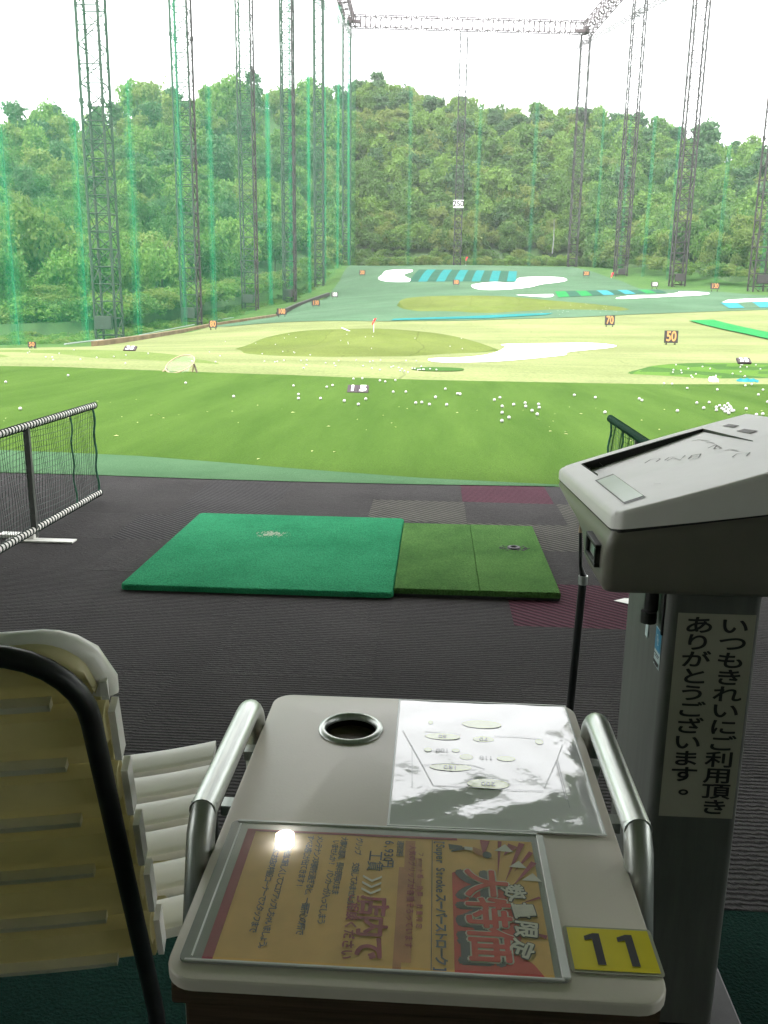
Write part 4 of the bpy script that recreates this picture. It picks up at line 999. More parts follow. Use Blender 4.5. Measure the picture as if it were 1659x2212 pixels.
def plan(x, y):
    # round the plan corners and bow the sides
    xc = min(max(x, X0+cr_), X1-cr_); yc = min(max(y, Y0+cr_), Y1-cr_); dx, dy = x-xc, y-yc
    if dx and dy:
        m = max(abs(dx), abs(dy)); L = math.hypot(dx, dy); dx, dy = dx*m/L, dy*m/L
    bow = .012*math.sin(math.pi*(x-X0)/(X1-X0))*(1 if y > (Y0+Y1)/2 else -1)*abs((y-(Y0+Y1)/2)/((Y1-Y0)/2))
    return xc+dx, yc+dy+bow
for y in ly:
    for x in lx:
        d = min(x-X0, X1-x, y-Y0, Y1-y); fall = R_-math.sqrt(max(0, R_**2-max(0, R_-d)**2)) if d < R_ else 0
        xx, yy = plan(x, y); V.append((xx, yy, ztop(x, y)-fall-rec(x, y)))
fs = [(j*nx+i, j*nx+i+1, (j+1)*nx+i+1, (j+1)*nx+i) for j in range(ny-1) for i in range(nx-1)]
per = [i for i in range(nx)]+[j*nx+nx-1 for j in range(1, ny)]+[(ny-1)*nx+i for i in range(nx-2, -1, -1)]+[j*nx for j in range(ny-2, 0, -1)]
base = len(V)
for i in per:
    x, y, z = V[i]; V.append((x, y, min(zseam(x, y), z-.006)))
m_ = len(per); fs += [(per[k], base+k, base+(k+1) % m_, per[(k+1) % m_]) for k in range(m_)]
mb.add(V, fs, 0, O); mb.build('lid', M_lid, e, 38)
# dark strips standing in for the shade on the deep sides of the recess
mb = MB()
def shade_strip(a, b, n=10):
    V = []; m = []
    for k in range(n+1):
        t = k/n; x = a[0]+(b[0]-a[0])*t; y = a[1]+(b[1]-a[1])*t; d = rec(min(max(x, rx0), rx1), min(max(y, ry0), ry1))
        V += [(x, y, ztop(x, y)+.0012), (x, y, ztop(x, y)-d+.0004)]
    mb.add(V, [(2*k, 2*k+2, 2*k+3, 2*k+1) for k in range(n)], 0, O)
shade_strip((rx0+.0012, ry1-.0016), (rx1-.0012, ry1-.0016)); shade_strip((rx1-.0016, ry1-.0016), (rx1-.0016, ry0+.02)); shade_strip((rx0+.0016, ry0+.12), (rx0+.0016, ry1-.0016)); mb.build('recess_shade', M_gasket_shade, e)
def lidM(x, y, ang=0, dz=.0008):
    n = Vector((-.325, .07, 1)).normalized(); q = n.to_track_quat('Z', 'Y'); return O @ Matrix.Translation((x, y, ztop(x, y)+dz)) @ q.to_matrix().to_4x4() @ Matrix.Rotation(ang, 4, 'Z')
wp = [on_lid(x, y) for x, y in ((1288, 1039), (1325, 1026), (1391, 1073), (1348, 1087))]
def lidquad(P, dz): return [(p[0], p[1], ztop(p[0], p[1])+dz) for p in P]
cw = np.mean(wp, axis=0)
mb = MB(); mb.add(lidquad([cw+(p-cw)*1.07 for p in wp], .0006), [(0, 1, 2, 3)], 0, O); mb.build('window_frame', M_gasket_shade, e)
mb = MB(); mb.add(lidquad([cw+(p-cw)*.97 for p in wp], .0012), [(0, 1, 2, 3)], 0, O); mb.build('display_window', M_window, e)
# peeling lettering in the recess and two worn labels on the lid
mb = MB()
def recz(p): return ztop(p[0], p[1])-rec(p[0], p[1])+.0012
def stroke(pts, w=.0022):
    P = [on_lid(x, y) for x, y in pts]; P = [Vector((p[0], p[1], recz(p))) for p in P]
    V = []; 
    for i, p in enumerate(P):
        t = (P[min(i+1, len(P)-1)]-P[max(i-1, 0)]).normalized(); nrm = Vector((-t.y, t.x, 0))*w*.5; V += [tuple(p+nrm), tuple(p-nrm)]
    mb.add(V, [(2*i, 2*i+2, 2*i+3, 2*i+1) for i in range(len(P)-1)], 0, O)
Z5 = lambda zx, zy: (1152.1+zx*.3056, 867.5+zy*.3056)
for pl in ([(790, 405), (830, 378), (890, 373), (900, 380), (870, 402)], [(930, 395), (960, 372), (1010, 368)], [(945, 400), (990, 378), (1040, 402), (1075, 366)], [(1095, 400), (1120, 370), (1185, 362), (1165, 400), (1100, 402)], [(1120, 380), (1160, 374)],
           [(1120, 255), (1180, 250), (1240, 262)], [(1210, 280), (1250, 272), (1280, 285)], [(1235, 318), (1290, 295), (1330, 325), (1275, 328), (1300, 300)], [(1340, 345), (1390, 338), (1450, 350)], [(1310, 352), (1385, 340)], [(1405, 398), (1440, 372), (1530, 364), (1505, 390)], [(390, 430), (440, 408), (500, 402)], [(850, 582), (900, 585)]):
    stroke([Z5(*q) for q in pl])
mb.build('lettering', M_lidink, e)
mb = MB()
for zx, zy, w, l in ((1395, 175, .012, .05), (1510, 213, .014, .06)):
    c_ = on_lid(*Z5(zx, zy)); mb.box((0, 0, 0), (w, l, .0006), 0, None); 
    M_ = lidM(c_[0], c_[1], rad(-75), .0012)
    for i in range(len(mb.v)-8, len(mb.v)): mb.v[i] = tuple(M_ @ Vector(mb.v[i]))
mb.build('worn_label', M_lidink, e)
# lower body: deep rim below the seam narrowing to a box
mb = MB(); secs = [(.0, X0+.002, X1-.004, Y0+.006, Y1-.008), (.007, X0, X1-.004, Y0+.004, Y1-.014), (.011, X0-.002, X1, Y0+.003, 1.70), (.018, X0-.004, X1, Y0+.003, 1.60), (.026, X0-.005, X1, Y0+.004, 1.49), (.036, X0-.006, X1, Y0+.005, 1.43)]
V = []; rn = 5
def ring_at(x0, x1, y0, y1, zf): return [(x, y, zf(x, y)) for x, y in rrect(x0, y0, x1, y1, .015, rn)]
for dz, x0, x1, y0, y1 in secs: V.append(ring_at(x0, x1, y0, y1, lambda x, y, dz=dz: zseam(x, y)-.004-dz))
for z, x0, x1, y0, y1 in ((.825, X0-.006, X1, Y0+.008, 1.412), (.800, X0-.004, X1-.001, Y0+.011, 1.405), (.791, X0+.0, X1-.006, Y0+.017, 1.40), (.787, X0+.012, X1-.018, Y0+.03, 1.388)):
    V.append(ring_at(x0, x1, y0, y1, lambda x, y, z=z: z))
n = len(V[0]); flat = [p for r in V for p in r]
mb.add(flat, [(k*n+i, k*n+(i+1) % n, (k+1)*n+(i+1) % n, (k+1)*n+i)[::-1] for k in range(len(V)-1) for i in range(n)]+[tuple((len(V)-1)*n+i for i in range(n))[::-1]], 0, O)
mb.build('head_body', M_body, e, 40)
# dark seam rubber
mb = MB(); rr1 = ring_at(X0+.004, X1-.003, Y0+.004, Y1-.006, lambda x, y: zseam(x, y)-.006); rr2 = ring_at(X0+.004, X1-.003, Y0+.004, Y1-.006, lambda x, y: zseam(x, y)+.002)
mb.add(rr1+rr2, [(i, (i+1) % n, (i+1) % n+n, i+n) for i in range(n)], 0, O); mb.build('seam_gasket', M_gasket_shade, e)
# slot handle on the player side
sp_ = [Z5(350, 965), Z5(445, 1050), Z5(445, 1140), Z5(352, 1040)]
ymid = (aty(*sp_[0], 1.37)[1]); hy0, hy1 = 1.252, 1.334; hz = .838
mb = MB()
for (cy, cz, dy, dz) in (((hy0+hy1)/2, hz+.0145, hy1-hy0, .006), ((hy0+hy1)/2, hz-.0145, hy1-hy0, .006), (hy0+.004, hz, .008, .023), (hy1-.004, hz, .008, .023)):
    mb.box((X0-.008, cy, cz), (.012, dy, dz), 0, None, .0015)
for i in range(len(mb.v)): mb.v[i] = tuple(O @ Vector(mb.v[i]))
h_ = mb.build('card_slot', M_rubber, e)
mb = MB(); mb.box((X0-.006-.42, (hy0+hy1)/2-1.40, hz), (.004, hy1-hy0-.016, .0235)); mb.build('slot_plate', M_chrome, h_)
# post
PX0, PX1, PY0, PY1 = .360, .500, 1.270, 1.535
mb = MB(); V = []
for z in (.0, .012, .788): V += [(x, y, z) for x, y in rrect(PX0, PY0, PX1, PY1, .014, 5)]
n = len(rrect(0, 0, 1, 1, .1, 5)); mb.add(V, [(k*n+i, k*n+(i+1) % n, (k+1)*n+(i+1) % n, (k+1)*n+i) for k in range(2) for i in range(n)]+[tuple(2*n+i for i in range(n))], 0, O); mb.build('post', M_cabinet, e, 40)
mb = MB(); mb.box((.43-.42, 1.40-1.4, .006), (.24, .34, .012), 0, None, .003); mb.build('base_plate', M_darkmetal, e)
mb = MB(); mb.box((PX1-.42+.004, PY0-1.4+.05, .40), (.008, .012, .78), 0, None, .002); mb.build('edge_trim', M_rubber, e)
# paper notice on the face towards the viewer: two columns, top to bottom, right column first
yf = PY0-.0012
st_, sb = aty(1465, 1325, yf), aty(1430, 1765, yf); st2, sb2 = aty(1640, 1328, yf), aty(1590, 1766, yf)
nx0, nx1 = .3755, .4905; nz1, nz0 = (st_[2]+st2[2])/2, (sb[2]+sb2[2])/2
print('notice', nx0, nx1, nz0, nz1, st_, st2, sb, sb2)
mb = MB(); mb.box(((nx0+nx1)/2-.42, yf-1.4, (nz0+nz1)/2), (nx1-nx0, .0008, nz1-nz0)); nb = mb.build('paper_notice', M_paper, e)
mb = MB(); colr = 'いつもきれいにご利用頂き'; coll = 'ありがとうございます。'
wN = nx1-nx0; step = (nz1-nz0)*.97/12; 
for col, cxn in ((colr, nx0+wN*.735), (coll, nx0+wN*.28)):
    for i, ch in enumerate(col):
        z = nz1-.006-step*(i+.5); x = cxn
        if ch == '。': x += wN*.14; z += step*.15
        mb.text(ch, step*1.02, Matrix.Translation((x-.42, yf-1.4-.0012, z)) @ Matrix.Rotation(rad(90), 4, 'X'), 0, step*.026, sx=1.62)
mb.build('notice_lettering', M_ink, nb)
# stickers and fittings on the left face
xf = PX0-.0012
def onx(px, py, X):
    d = ray(px, py); return EYE+d*(X/d[0])
Z6 = lambda zx, zy: (1219.9+zx*.2647, 1253.7+zy*.2647)
def face_quad(pts, X): return [tuple(onx(*q, X)) for q in pts]
Zs = lambda zx, zy: ((2000+zx*248/1659)*.6777, (1900+zy*248/1659)*.6777)
q0 = face_quad([Zs(625, 660), Zs(865, 925), Zs(805, 1800), Zs(545, 1440)], xf)
mb = MB(); ys_ = [min(max(p[1], PY0+.014), PY1) for p in q0]; ya, yb = max(q0[0][1], q0[3][1]), min(q0[1][1], q0[2][1]); ya = (q0[0][1]+q0[3][1])/2; yb = PY0+.015; za = (q0[0][2]+q0[1][2])/2; zb_ = (q0[3][2]+q0[2][2])/2
print('sticker', q0)
zm = za-(za-zb_)*.58
mb.add([(xf, ya, za), (xf, yb, za), (xf, yb, zb_), (xf, ya, zb_)], [(0, 1, 2, 3)], 0, O); sk = mb.build('sticker', M_sticker, e)
mb = MB(); mb.add([(xf-.0005, ya-.001, za-.0015), (xf-.0005, yb+.001, za-.0015), (xf-.0005, yb+.001, zm), (xf-.0005, ya-.001, zm)], [(0, 1, 2, 3)], 0, O); mb.build('blue_field', M_blue, sk)
FM = Matrix(((0, 0, -1, 0), (-1, 0, 0, 0), (0, 1, 0, 0), (0, 0, 0, 1)))
mb = MB(); w_ = ya-yb
for s in (1, -1):
    pl = [(-.30, .16), (-.10, .20), (.0, .06), (.06, .06), (.06, -.10), (-.02, -.04), (-.04, .05), (-.12, .12)]
    mb.add([(s*x*w_*.9+s*.06*w_, s*y*w_*1.3, 0) for x, y in pl], [tuple(range(len(pl)))], 0, O @ Matrix.Translation((xf-.001, (ya+yb)/2, (za+zm)/2)) @ FM)
mb.build('emblem', M_sticker, sk)
mb = MB()
for k, (ww, hh, dz) in enumerate(((.8, .0018, .006), (.6, .0014, .011), (.85, .0055, .022), (.5, .0018, .029))):
    y_ = (ya+yb)/2; z_ = zm-dz*((zm-zb_)/.034)
    mb.add([(xf-.0009, y_+w_*ww/2, z_), (xf-.0009, y_-w_*ww/2, z_), (xf-.0009, y_-w_*ww/2, z_-hh), (xf-.0009, y_+w_*ww/2, z_-hh)], [(0, 1, 2, 3)], 0, O)
mb.build('fine_print', M_ink, sk)
p = onx(*Zs(420, 710), xf); mb = MB(); mb.box((p[0]-.42, p[1]-1.4, p[2]), (.002, .016, .024), 0, None, .0006); mb.build('small_label', M_sticker, e)
p = onx(*Zs(775, 340), xf); mb = MB(); mb.box((p[0]-.42, p[1]-1.4, p[2]), (.004, .006, .075), 0, None, .0015); mb.build('vent_slot', M_gasket_shade, e)
p = onx(*Zs(510, 140), xf-.012); mb = MB(); q = np.array([p[0]-.42, p[1]-1.4, p[2]])
mb.tube([np.array([q[0], q[1], .79]), q+np.array([0, 0, -.012])], .011, 10); mb.tube([q+np.array([-.004, -.006, -.012]), q+np.array([-.004, -.006, -.03])], .0125, 10); mb.tube([q+np.array([0, .014, .0]), q+np.array([0, .014, -.014])], .007, 8); mb.build('bolt', M_darkmetal, e, 50)
tag(e, 'grey ball vending machine with a sloping head on a slim post with a Japanese notice', 'ball machine')
# black pole standing beside it
p0 = aty(1254, 1222, 2.0); pb_ = aty(1226, 1655, 2.02); e = empty('standing_pole', (pb_[0], pb_[1], 0)); o_ = np.array([pb_[0], pb_[1], 0])
pt_ = aty(1254, 1150, 2.0); pmid = aty(1260, 1246, 2.0); bot = np.array([aty(1234, 1560, 2.02)[0]-.012, 2.02, .0])
mb = MB(); mb.tube([bot-o_, pmid-o_], [.0095, .0095], 12); mb.build('grip', M_tube, e, 50)
a_ = aty(1259, 1262, 2.0); b_ = aty(1260, 1246, 2.0); mb = MB(); mb.tube([a_-o_, b_-o_+np.array([0, 0, .003])], .0108, 12); mb.build('collar', M_chrome, e, 50)
mb = MB(); mb.tube([pmid-o_, p0-o_, pt_-o_], [.009, .0045, .004], 10); mb.build('shaft', M_tube, e, 50)
mb = MB(); mb.tube([pt_-o_, pt_-o_+np.array([0, 0, .03])], [.005, .003], 8); mb.build('tip', M_wood, e, 50)
tag(e, 'black pole with a silver collar standing beside the ball machine', 'pole')

# ------------------------------------------------------------------ table
TZ = .665; e = empty('side_table', (-.005, .855, 0)); O = Matrix.Translation((.005, -.855, 0))
tx0, tx1, ty0, ty1 = -.209, .200, .588, 1.116; cx_, cy_, cr = -.0955, 1.0215, .0345
# top with a real hole for the cup holder
bm = bmesh.new(); outer = rrect(tx0, ty0, tx1, ty1, .026, 6); inner = [(cx_+cr*math.cos(t), cy_+cr*math.sin(t)) for t in np.linspace(0, 2*math.pi, 36, endpoint=False)]
def loop(pts):
    vs = [bm.verts.new((x, y, TZ)) for x, y in pts]; return [bm.edges.new((vs[i], vs[(i+1) % len(vs)])) for i in range(len(vs))]
ed = loop(outer)+loop(inner); r_ = bmesh.ops.triangle_fill(bm, use_beauty=True, use_dissolve=False, edges=ed)
ff = [f for f in bm.faces]
ex = bmesh.ops.extrude_face_region(bm, geom=ff)
for v in [v for v in ex['geom'] if isinstance(v, bmesh.types.BMVert)]: v.co.z -= .011
bmesh.ops.recalc_face_normals(bm, faces=bm.faces[:])
edg = [e_ for e_ in bm.edges if all(abs(v.co.z-TZ) < 1e-6 for v in e_.verts) and any(abs(f.normal.z) < .5 for f in e_.link_faces) and math.hypot((e_.verts[0].co.x-cx_), (e_.verts[0].co.y-cy_)) > .05]
bmesh.ops.bevel(bm, geom=edg, offset=.0025, segments=3, affect='EDGES', profile=.5)
bm.verts.index_update(); mb = MB(); mb.add([v.co.copy() for v in bm.verts], [[v.index for v in f.verts] for f in bm.faces], 0, O); bm.free(); mb.build('tabletop', M_top, e, 30)
# cup holder: metal ring and dark liner
mb = MB(); prof = [(.0325, -.004), (.0335, .0035), (.036, .0048), (.0405, .003), (.0415, .0006)]; ns = 40
V = [(cx_+r*math.cos(2*math.pi*k/ns), cy_+r*math.sin(2*math.pi*k/ns), TZ+z) for r, z in prof for k in range(ns)]
mb.add(V, [(j*ns+k, j*ns+(k+1) % ns, (j+1)*ns+(k+1) % ns, (j+1)*ns+k) for j in range(len(prof)-1) for k in range(ns)], 0, O); mb.build('cup_ring', M_chrome, e, 60)
mb = MB(); V = [(cx_+r*math.cos(2*math.pi*k/ns), cy_+r*math.sin(2*math.pi*k/ns), TZ+z) for r, z in ((.0333, .002), (.0328, -.06), (.029, -.075)) for k in range(ns)]
mb.add(V, [(j*ns+k, j*ns+(k+1) % ns, (j+1)*ns+(k+1) % ns, (j+1)*ns+k) for j in range(2) for k in range(ns)]+[tuple(2*ns+k for k in range(ns))], 0, O); mb.build('cup_liner', M_rubber, e, 60)
mb = MB(); mb.box((0, 0, TZ-.0225), (.398, .516, .021), 0, None, .003); mb.box((0, 0.005, TZ-.056), (.385, .495, .044), 0, None, .003); mb.build('under_board', M_wooddark, e)
# tubular leg frames: bar beside the top, bent down at the far end, mitred at the near end
for s, xb in ((-1, -.2215), (1, .2105)):
    mb = MB(); r_t = .0138; y_n, y_f = .772, .985; z_b = .6985
    arc = [(xb, y_f+.045*math.sin(t), z_b-.045*(1-math.cos(t))) for t in np.linspace(0, rad(78), 9)]
    mb.tube([(xb, y_n, z_b)]+[(xb, y_f-.02, z_b)]+arc+[(xb+s*.004, 1.072, .30), (xb+s*.012, 1.10, 0)], r_t, 16)
    for i in range(len(mb.v)): mb.v[i] = tuple(O @ Vector(mb.v[i]))
    mb.build('leg_frame', M_chrome, e, 50)
    mb = MB(); mb.tube([(xb, y_n+.010, z_b+.004), (xb, y_n-.008, z_b-.018), (xb+s*.005, .752, .58), (xb+s*.004, .735, .0)], [r_t*.98, r_t*1.04, r_t*1.03, r_t], 16)
    for i in range(len(mb.v)): mb.v[i] = tuple(O @ Vector(mb.v[i]))
    mb.build('leg', M_chrome, e, 50)
    for yy in (.86, .98):
        mb = MB(); mb.box(((xb-s*.008)+.005, yy-.855, TZ+.004-.02), (.02, .018, .012)); mb.build('bracket', M_chrome, e)
for x in (-.19, .18):
    mb = MB(); mb.box((x+.005, .612-.855, .29), (.026, .026, .58), 0, None, .003); mb.build('leg', M_wooddark, e)
tag(e, 'beige side table with a cup holder and chrome tube handles', 'table')

# laminated range map, printed upside down to the viewer
e = empty('range_map', (.076, .959, TZ+.0008)); mx0, mx1, my0, my1 = -.111, .111, -.147, .147
nS = 40; V = []; fs = []
for j in range(nS+1):
    for i in range(nS+1):
        x = mx0+(mx1-mx0)*i/nS; y = my0+(my1-my0)*j/nS
        V.append((x, y, .0012+.00035*math.sin(x*70+1.2*math.sin(y*30))*math.sin(y*48+x*20)))
fs = [(j*(nS+1)+i, j*(nS+1)+i+1, (j+1)*(nS+1)+i+1, (j+1)*(nS+1)+i) for j in range(nS) for i in range(nS)]
mb = MB(); mb.add(V, fs); mb.build('sheet', M_lam, e, 180)
mb = MB()
for c_, d_ in (((0, my1+.0012, .0012), (mx1-mx0+.005, .0024, .0016)), ((0, my0-.0012, .0012), (mx1-mx0+.005, .0024, .0016)), ((mx0-.0012, 0, .0012), (.0024, my1-my0, .0016)), ((mx1+.0012, 0, .0012), (.0024, my1-my0, .0016))): mb.box(c_, d_, 0, None, .0004)
mb.build('sealed_edge', M_lamedge, e)
MT = Matrix.Translation((.034*0-.0, 0, .0019))
def mp_(px, py): q = onz(px, py, TZ); return q[0]-.076, q[1]-.959
mg = MB(); mi_ = MB()
Zm = lambda zx, zy: ((1250+zx*700/1659)*.6777, (2200+zy*700/1659)*.6777)
for zx, zy, ww, hh, txt in ((675, 270, 150, 30, ''), (380, 362, 135, 24, '50'), (690, 383, 80, 22, '70'), (270, 460, 30, 16, ''), (480, 468, 30, 14, ''), (380, 466, 10, 4, '100'), (560, 517, 52, 22, ''), (860, 530, 70, 20, ''), (710, 523, 8, 4, '110'), (440, 595, 160, 28, '180'), (725, 722, 160, 38, '200'), (1110, 402, 32, 20, ''), (290, 255, 18, 14, '')):
    x, y = mp_(*Zm(zx, zy)); xr, _ = mp_(*Zm(zx+ww, zy)); _, yt = mp_(*Zm(zx, zy-hh)); a_, b_ = abs(xr-x), abs(yt-y)
    if ww > 12: mg.add([(x+a_*math.cos(t), y+b_*math.sin(t), .0017) for t in np.linspace(0, 2*math.pi, 24, endpoint=False)], [tuple(range(24))])
    if txt: mi_.text(txt, .011, Matrix.Translation((x, y, .0021)) @ Matrix.Rotation(math.pi, 4, 'Z'), 0, .0001)
for pl in ([(80, 315), (150, 440), (240, 600), (310, 735)], [(310, 735), (560, 745), (900, 770), (1140, 775)], [(1285, 425), (1240, 545), (1185, 670), (1150, 750)], [(245, 325), (400, 330), (520, 350)], [(770, 360), (900, 362), (1140, 385)], [(150, 430), (150, 740)], [(220, 580), (400, 568), (600, 580), (700, 610)], [(1250, 545), (1340, 905)], [(1240, 560), (1310, 845)]):
    P = [mp_(*Zm(*q)) for q in pl]
    for a_, b_ in zip(P[:-1], P[1:]):
        d_ = Vector((b_[0]-a_[0], b_[1]-a_[1], 0)).normalized()*.0005; mi_.add([(a_[0]-d_.y, a_[1]+d_.x, .002), (b_[0]-d_.y, b_[1]+d_.x, .002), (b_[0]+d_.y, b_[1]-d_.x, .002), (a_[0]+d_.y, a_[1]-d_.x, .002)], [(0, 1, 2, 3)])
mg.build('print_pattern', M_mapgreen, e); mi_.build('lettering', M_mapink, e)
tag(e, 'glossy laminated white range map at the far right of the table', 'laminated sheet')

# orange promotion poster in a grey plastic sleeve
e = empty('poster_sleeve', (-.04, .705, TZ+.0008)); sx0, sx1, sy0, sy1 = -.159, .163, -.100, .101
mb = MB(); mb.prism(rrect(sx0, sy0, sx1, sy1, .006, 4), 0, .0020); mb.build('sleeve', M_sleeve, e)
mb = MB()
for c_, d_ in (((.002, sy1-.0015, .0026), (sx1-sx0-.012, .003, .0022)), ((sx0+.010, 0, .0026), (.0018, .19, .0014)), ((sx1-.0035, 0, .0026), (.007, .195, .002)), ((.002, sy0+.0010, .0026), (sx1-sx0-.01, .002, .0016))): mb.box(c_, d_, 0, None, .0006)
mb.build('sleeve_rim', M_lamedge, e)
ppx0, ppx1, ppy0, ppy1 = -.140, .150, -.0985, .086
def pm(px, py): q = onz(px, py, TZ+.003); return q[0]+.04, q[1]-.705
mb = MB(); nS = 30
V = [(ppx0+(ppx1-ppx0)*i/nS, ppy0+(ppy1-ppy0)*j/nS, .0026+.00012*math.sin(i*1.1+j*.5)*math.sin(j*.9)) for j in range(nS+1) for i in range(nS+1)]
mb.add(V, [(j*(nS+1)+i, j*(nS+1)+i+1, (j+1)*(nS+1)+i+1, (j+1)*(nS+1)+i) for j in range(nS) for i in range(nS)]); pp = mb.build('poster', M_poster, e, 180)
R90 = Matrix.Rotation(rad(-90), 4, 'Z')
# maroon border
mb = MB(); mb.add([(ppx0, ppy0, .0029), (ppx0+.009, ppy0, .0029), (ppx0+.009, ppy1, .0029), (ppx0, ppy1, .0029)], [(0, 1, 2, 3)]); mb.add([(ppx0+.009, ppy1-.004, .0029), (.075, ppy1-.004, .0029), (.075, ppy1, .0029), (ppx0+.009, ppy1, .0029)], [(0, 1, 2, 3)]); mb.build('border', M_postermaroon, pp)
# red burst field, grey drop shadow and rays of the headline
mb = MB()
burst = [(.069, -.098), (.069, .03), (.077, .036), (.083, .028), (.095, .020), (.115, .012), (.119, -.005), (.126, -.03), (.127, -.055), (.121, -.072), (.135, -.085), (.142, -.098)]
mb.add([(x, y, .0030) for x, y in burst], [tuple(range(len(burst)))]); mb.build('red_burst', M_posterred, pp)
mb = MB()
for k_, (a, b, w) in enumerate((((.118, .018), (.140, .082), .006), ((.112, .024), (.118, .084), .004), ((.124, .012), (.149, .052), .006), ((.10, .055), (.103, .084), .010), ((.120, .06), (.131, .078), .011), ((.128, .035), (.148, .068), .005), ((.13, -.01), (.149, .0), .003), ((.132, -.045), (.149, -.052), .005))):
    d = Vector((b[0]-a[0], b[1]-a[1], 0)).normalized(); nn = Vector((-d.y, d.x, 0))*w*.5
    mb.add([(a[0], a[1], .0031+k_*.00003), (b[0]+nn.x, b[1]+nn.y, .0031+k_*.00003), (b[0]-nn.x, b[1]-nn.y, .0031+k_*.00003)], [(0, 1, 2)])
mb.build('burst_pattern', M_postermaroon, pp)
mb = MB()
for (x, y), s in (((.1215, .071), .010), ((.133, .046), .009), ((.1445, .027), .010)): mb.add([(x-s, y-s*.35, .0033), (x+s*.9, y-s*.45, .0033), (x+s*.15, y+s*.8, .0033)], [(0, 1, 2)])
mb.build('triangle_pattern', M_posterwhite, pp)
# headline: large characters read downwards
def col_text(mb, txt, size, x, ytop, step, z, fat=0.0, sx=1.0, arc=None):
    for i, ch in enumerate(txt):
        if ch == ' ': continue
        y = ytop-step*(i+.5); xx, rot = x, R90
        if arc: xx = x+arc*(1-((i-(len(txt)-1)/2)/(len(txt)/2))**2); rot = Matrix.Rotation(rad(-90-14*((i-(len(txt)-1)/2))), 4, 'Z') if True else R90
        mb.text(ch, size, Matrix.Translation((xx, y, z)) @ rot, 0, fat, sx=sx)
big = '大特価'
mb = MB(); col_text(mb, big, .042, .0905, .034, .0405, .0032, .0034); mb.build('headline_shadow', M_postergrey, pp)
mb = MB(); col_text(mb, big, .042, .0975, .036, .0405, .0035, .0026); mb.build('headline_outline', M_posterwhite, pp)
mb = MB(); col_text(mb, big, .042, .0975, .036, .0405, .0038, .0012); mb.build('headline', M_posterred, pp)
mb = MB(); col_text(mb, '数量限定', .0215, .1195, .016, .0238, .0035, .0017, arc=.012); mb.build('ribbon_outline', M_postergrey, pp)
mb = MB(); col_text(mb, '数量限定', .0215, .1195, .016, .0238, .0038, .0006, arc=.012); mb.build('ribbon_lettering', M_posterwhite, pp)
# little golfer: simple swinging figure
mb = MB()
for pl in ([(.066, .075), (.080, .073), (.080, .069), (.067, .066)], [(.068, .062), (.082, .067), (.082, .071), (.070, .066)]): mb.add([(x, y, .0034) for x, y in pl], [tuple(range(4))])
mb.add([(.104+.0045*math.cos(t), .060+.0055*math.sin(t), .0034) for t in np.linspace(0, 6.28, 14, endpoint=False)], [tuple(range(14))]); mb.build('golfer_dark', M_postergrey, pp)
mb = MB(); mb.add([(x, y, .0034) for x, y in ((.082, .072), (.090, .071), (.090, .066), (.082, .067))], [(0, 1, 2, 3)]); mb.build('golfer_belt', M_posterwhite, pp)
mb = MB(); mb.add([(x, y, .0034) for x, y in ((.0905, .072), (.098, .068), (.101, .061), (.096, .058), (.0905, .064))], [tuple(range(5))]); mb.build('golfer_shirt', M_posterpink, pp)
mb = MB(); col_text(mb, '[Super Stroke', .0115, .0575, .080, .0062, .0034, .0003); col_text(mb, 'スーパーストローク]', .0115, .0575, -.003, .0098, .0034, .0004)
mb.add([(.0495, .08, .0031), (.0502, .08, .0031), (.0502, -.097, .0031), (.0495, -.097, .0031)], [(0, 1, 2, 3)])
col_text(mb, '通常価格', .0075, .0175, .076, .0062, .0034, .0001); col_text(mb, '6,930円', .0125, .0065, .076, .0068, .0034, .0002)
col_text(mb, '工賃', .0165, -.0065, .058, .016, .0034, .0001)
hand = [(-.0240, .078, 'グリップ  交換してみませんか?'), (-.0395, .078, '大事な道具、長年使用のまま'), (-.0475, .072, 'いませんか? バンカーが入ってしまう'), (-.0640, .078, 'メンテナンス時期を過ぎると、一番肝心の所で'), (-.0735, .078, 'すべる感じが出てきます!'), (-.0930, .078, 'ひとつの機会に新しくしてスコアアップしちゃいましょう。'), (-.1045, .078, 'この機会にお店の特設コーナーでスタッフまで')]
for x, y, t in hand: col_text(mb, t, .0078, x, y, min(.0068, .165/len(t)), .0034, .00015, sx=1.05)
mb.build('handwriting', M_inkb, pp)
mb = MB()
for k in range(3):
    y0 = .020-.009*k; x = -.0065
    mb.add([(x-.009, y0, .0033), (x, y0-.0065, .0033), (x+.009, y0, .0033), (x+.009, y0-.0032, .0033), (x, y0-.0098, .0033), (x-.009, y0-.0032, .0033)], [(0, 1, 4, 5), (1, 2, 3, 4)])
mb.build('chevrons', M_posterwhite, pp)
mb = MB(); col_text(mb, '店内で', .028, -.004, -.010, .0265, .0034, .0009); col_text(mb, 'ご相談ください', .0115, -.0215, -.008, .0118, .0034, .0004); mb.build('red_lettering', M_postermaroon, pp)
mb = MB()
for x, y0, y1, w in ((.028, .078, -.09, .010), (.037, .05, -.02, .006), (.0215, .035, -.098, .007)): mb.add([(x-w/2, y0, .0029+x*.001), (x+w/2, y0, .0029+x*.001), (x+w/2, y1, .0029+x*.001), (x-w/2, y1, .0029+x*.001)], [(0, 1, 2, 3)])
mb.build('faded_bands', M_posterpink, pp)
mb = MB(); col_text(mb, '人気のグリップが各種そろっています', .0075, .030, .07, .0085, .0034, .0002); col_text(mb, 'フィット感 抜群 数量限定', .0062, .0385, .06, .0085, .0034, .0001); mb.build('faded_lettering', M_postermaroon, pp)
mb = MB(); mb.add([(sx0+.012, sy0+.003, .0044), (sx1-.009, sy0+.003, .0044), (sx1-.009, sy1-.004, .0044), (sx0+.012, sy1-.004, .0044)], [(0, 1, 2, 3)]); mb.build('clear_film', M_film, e)
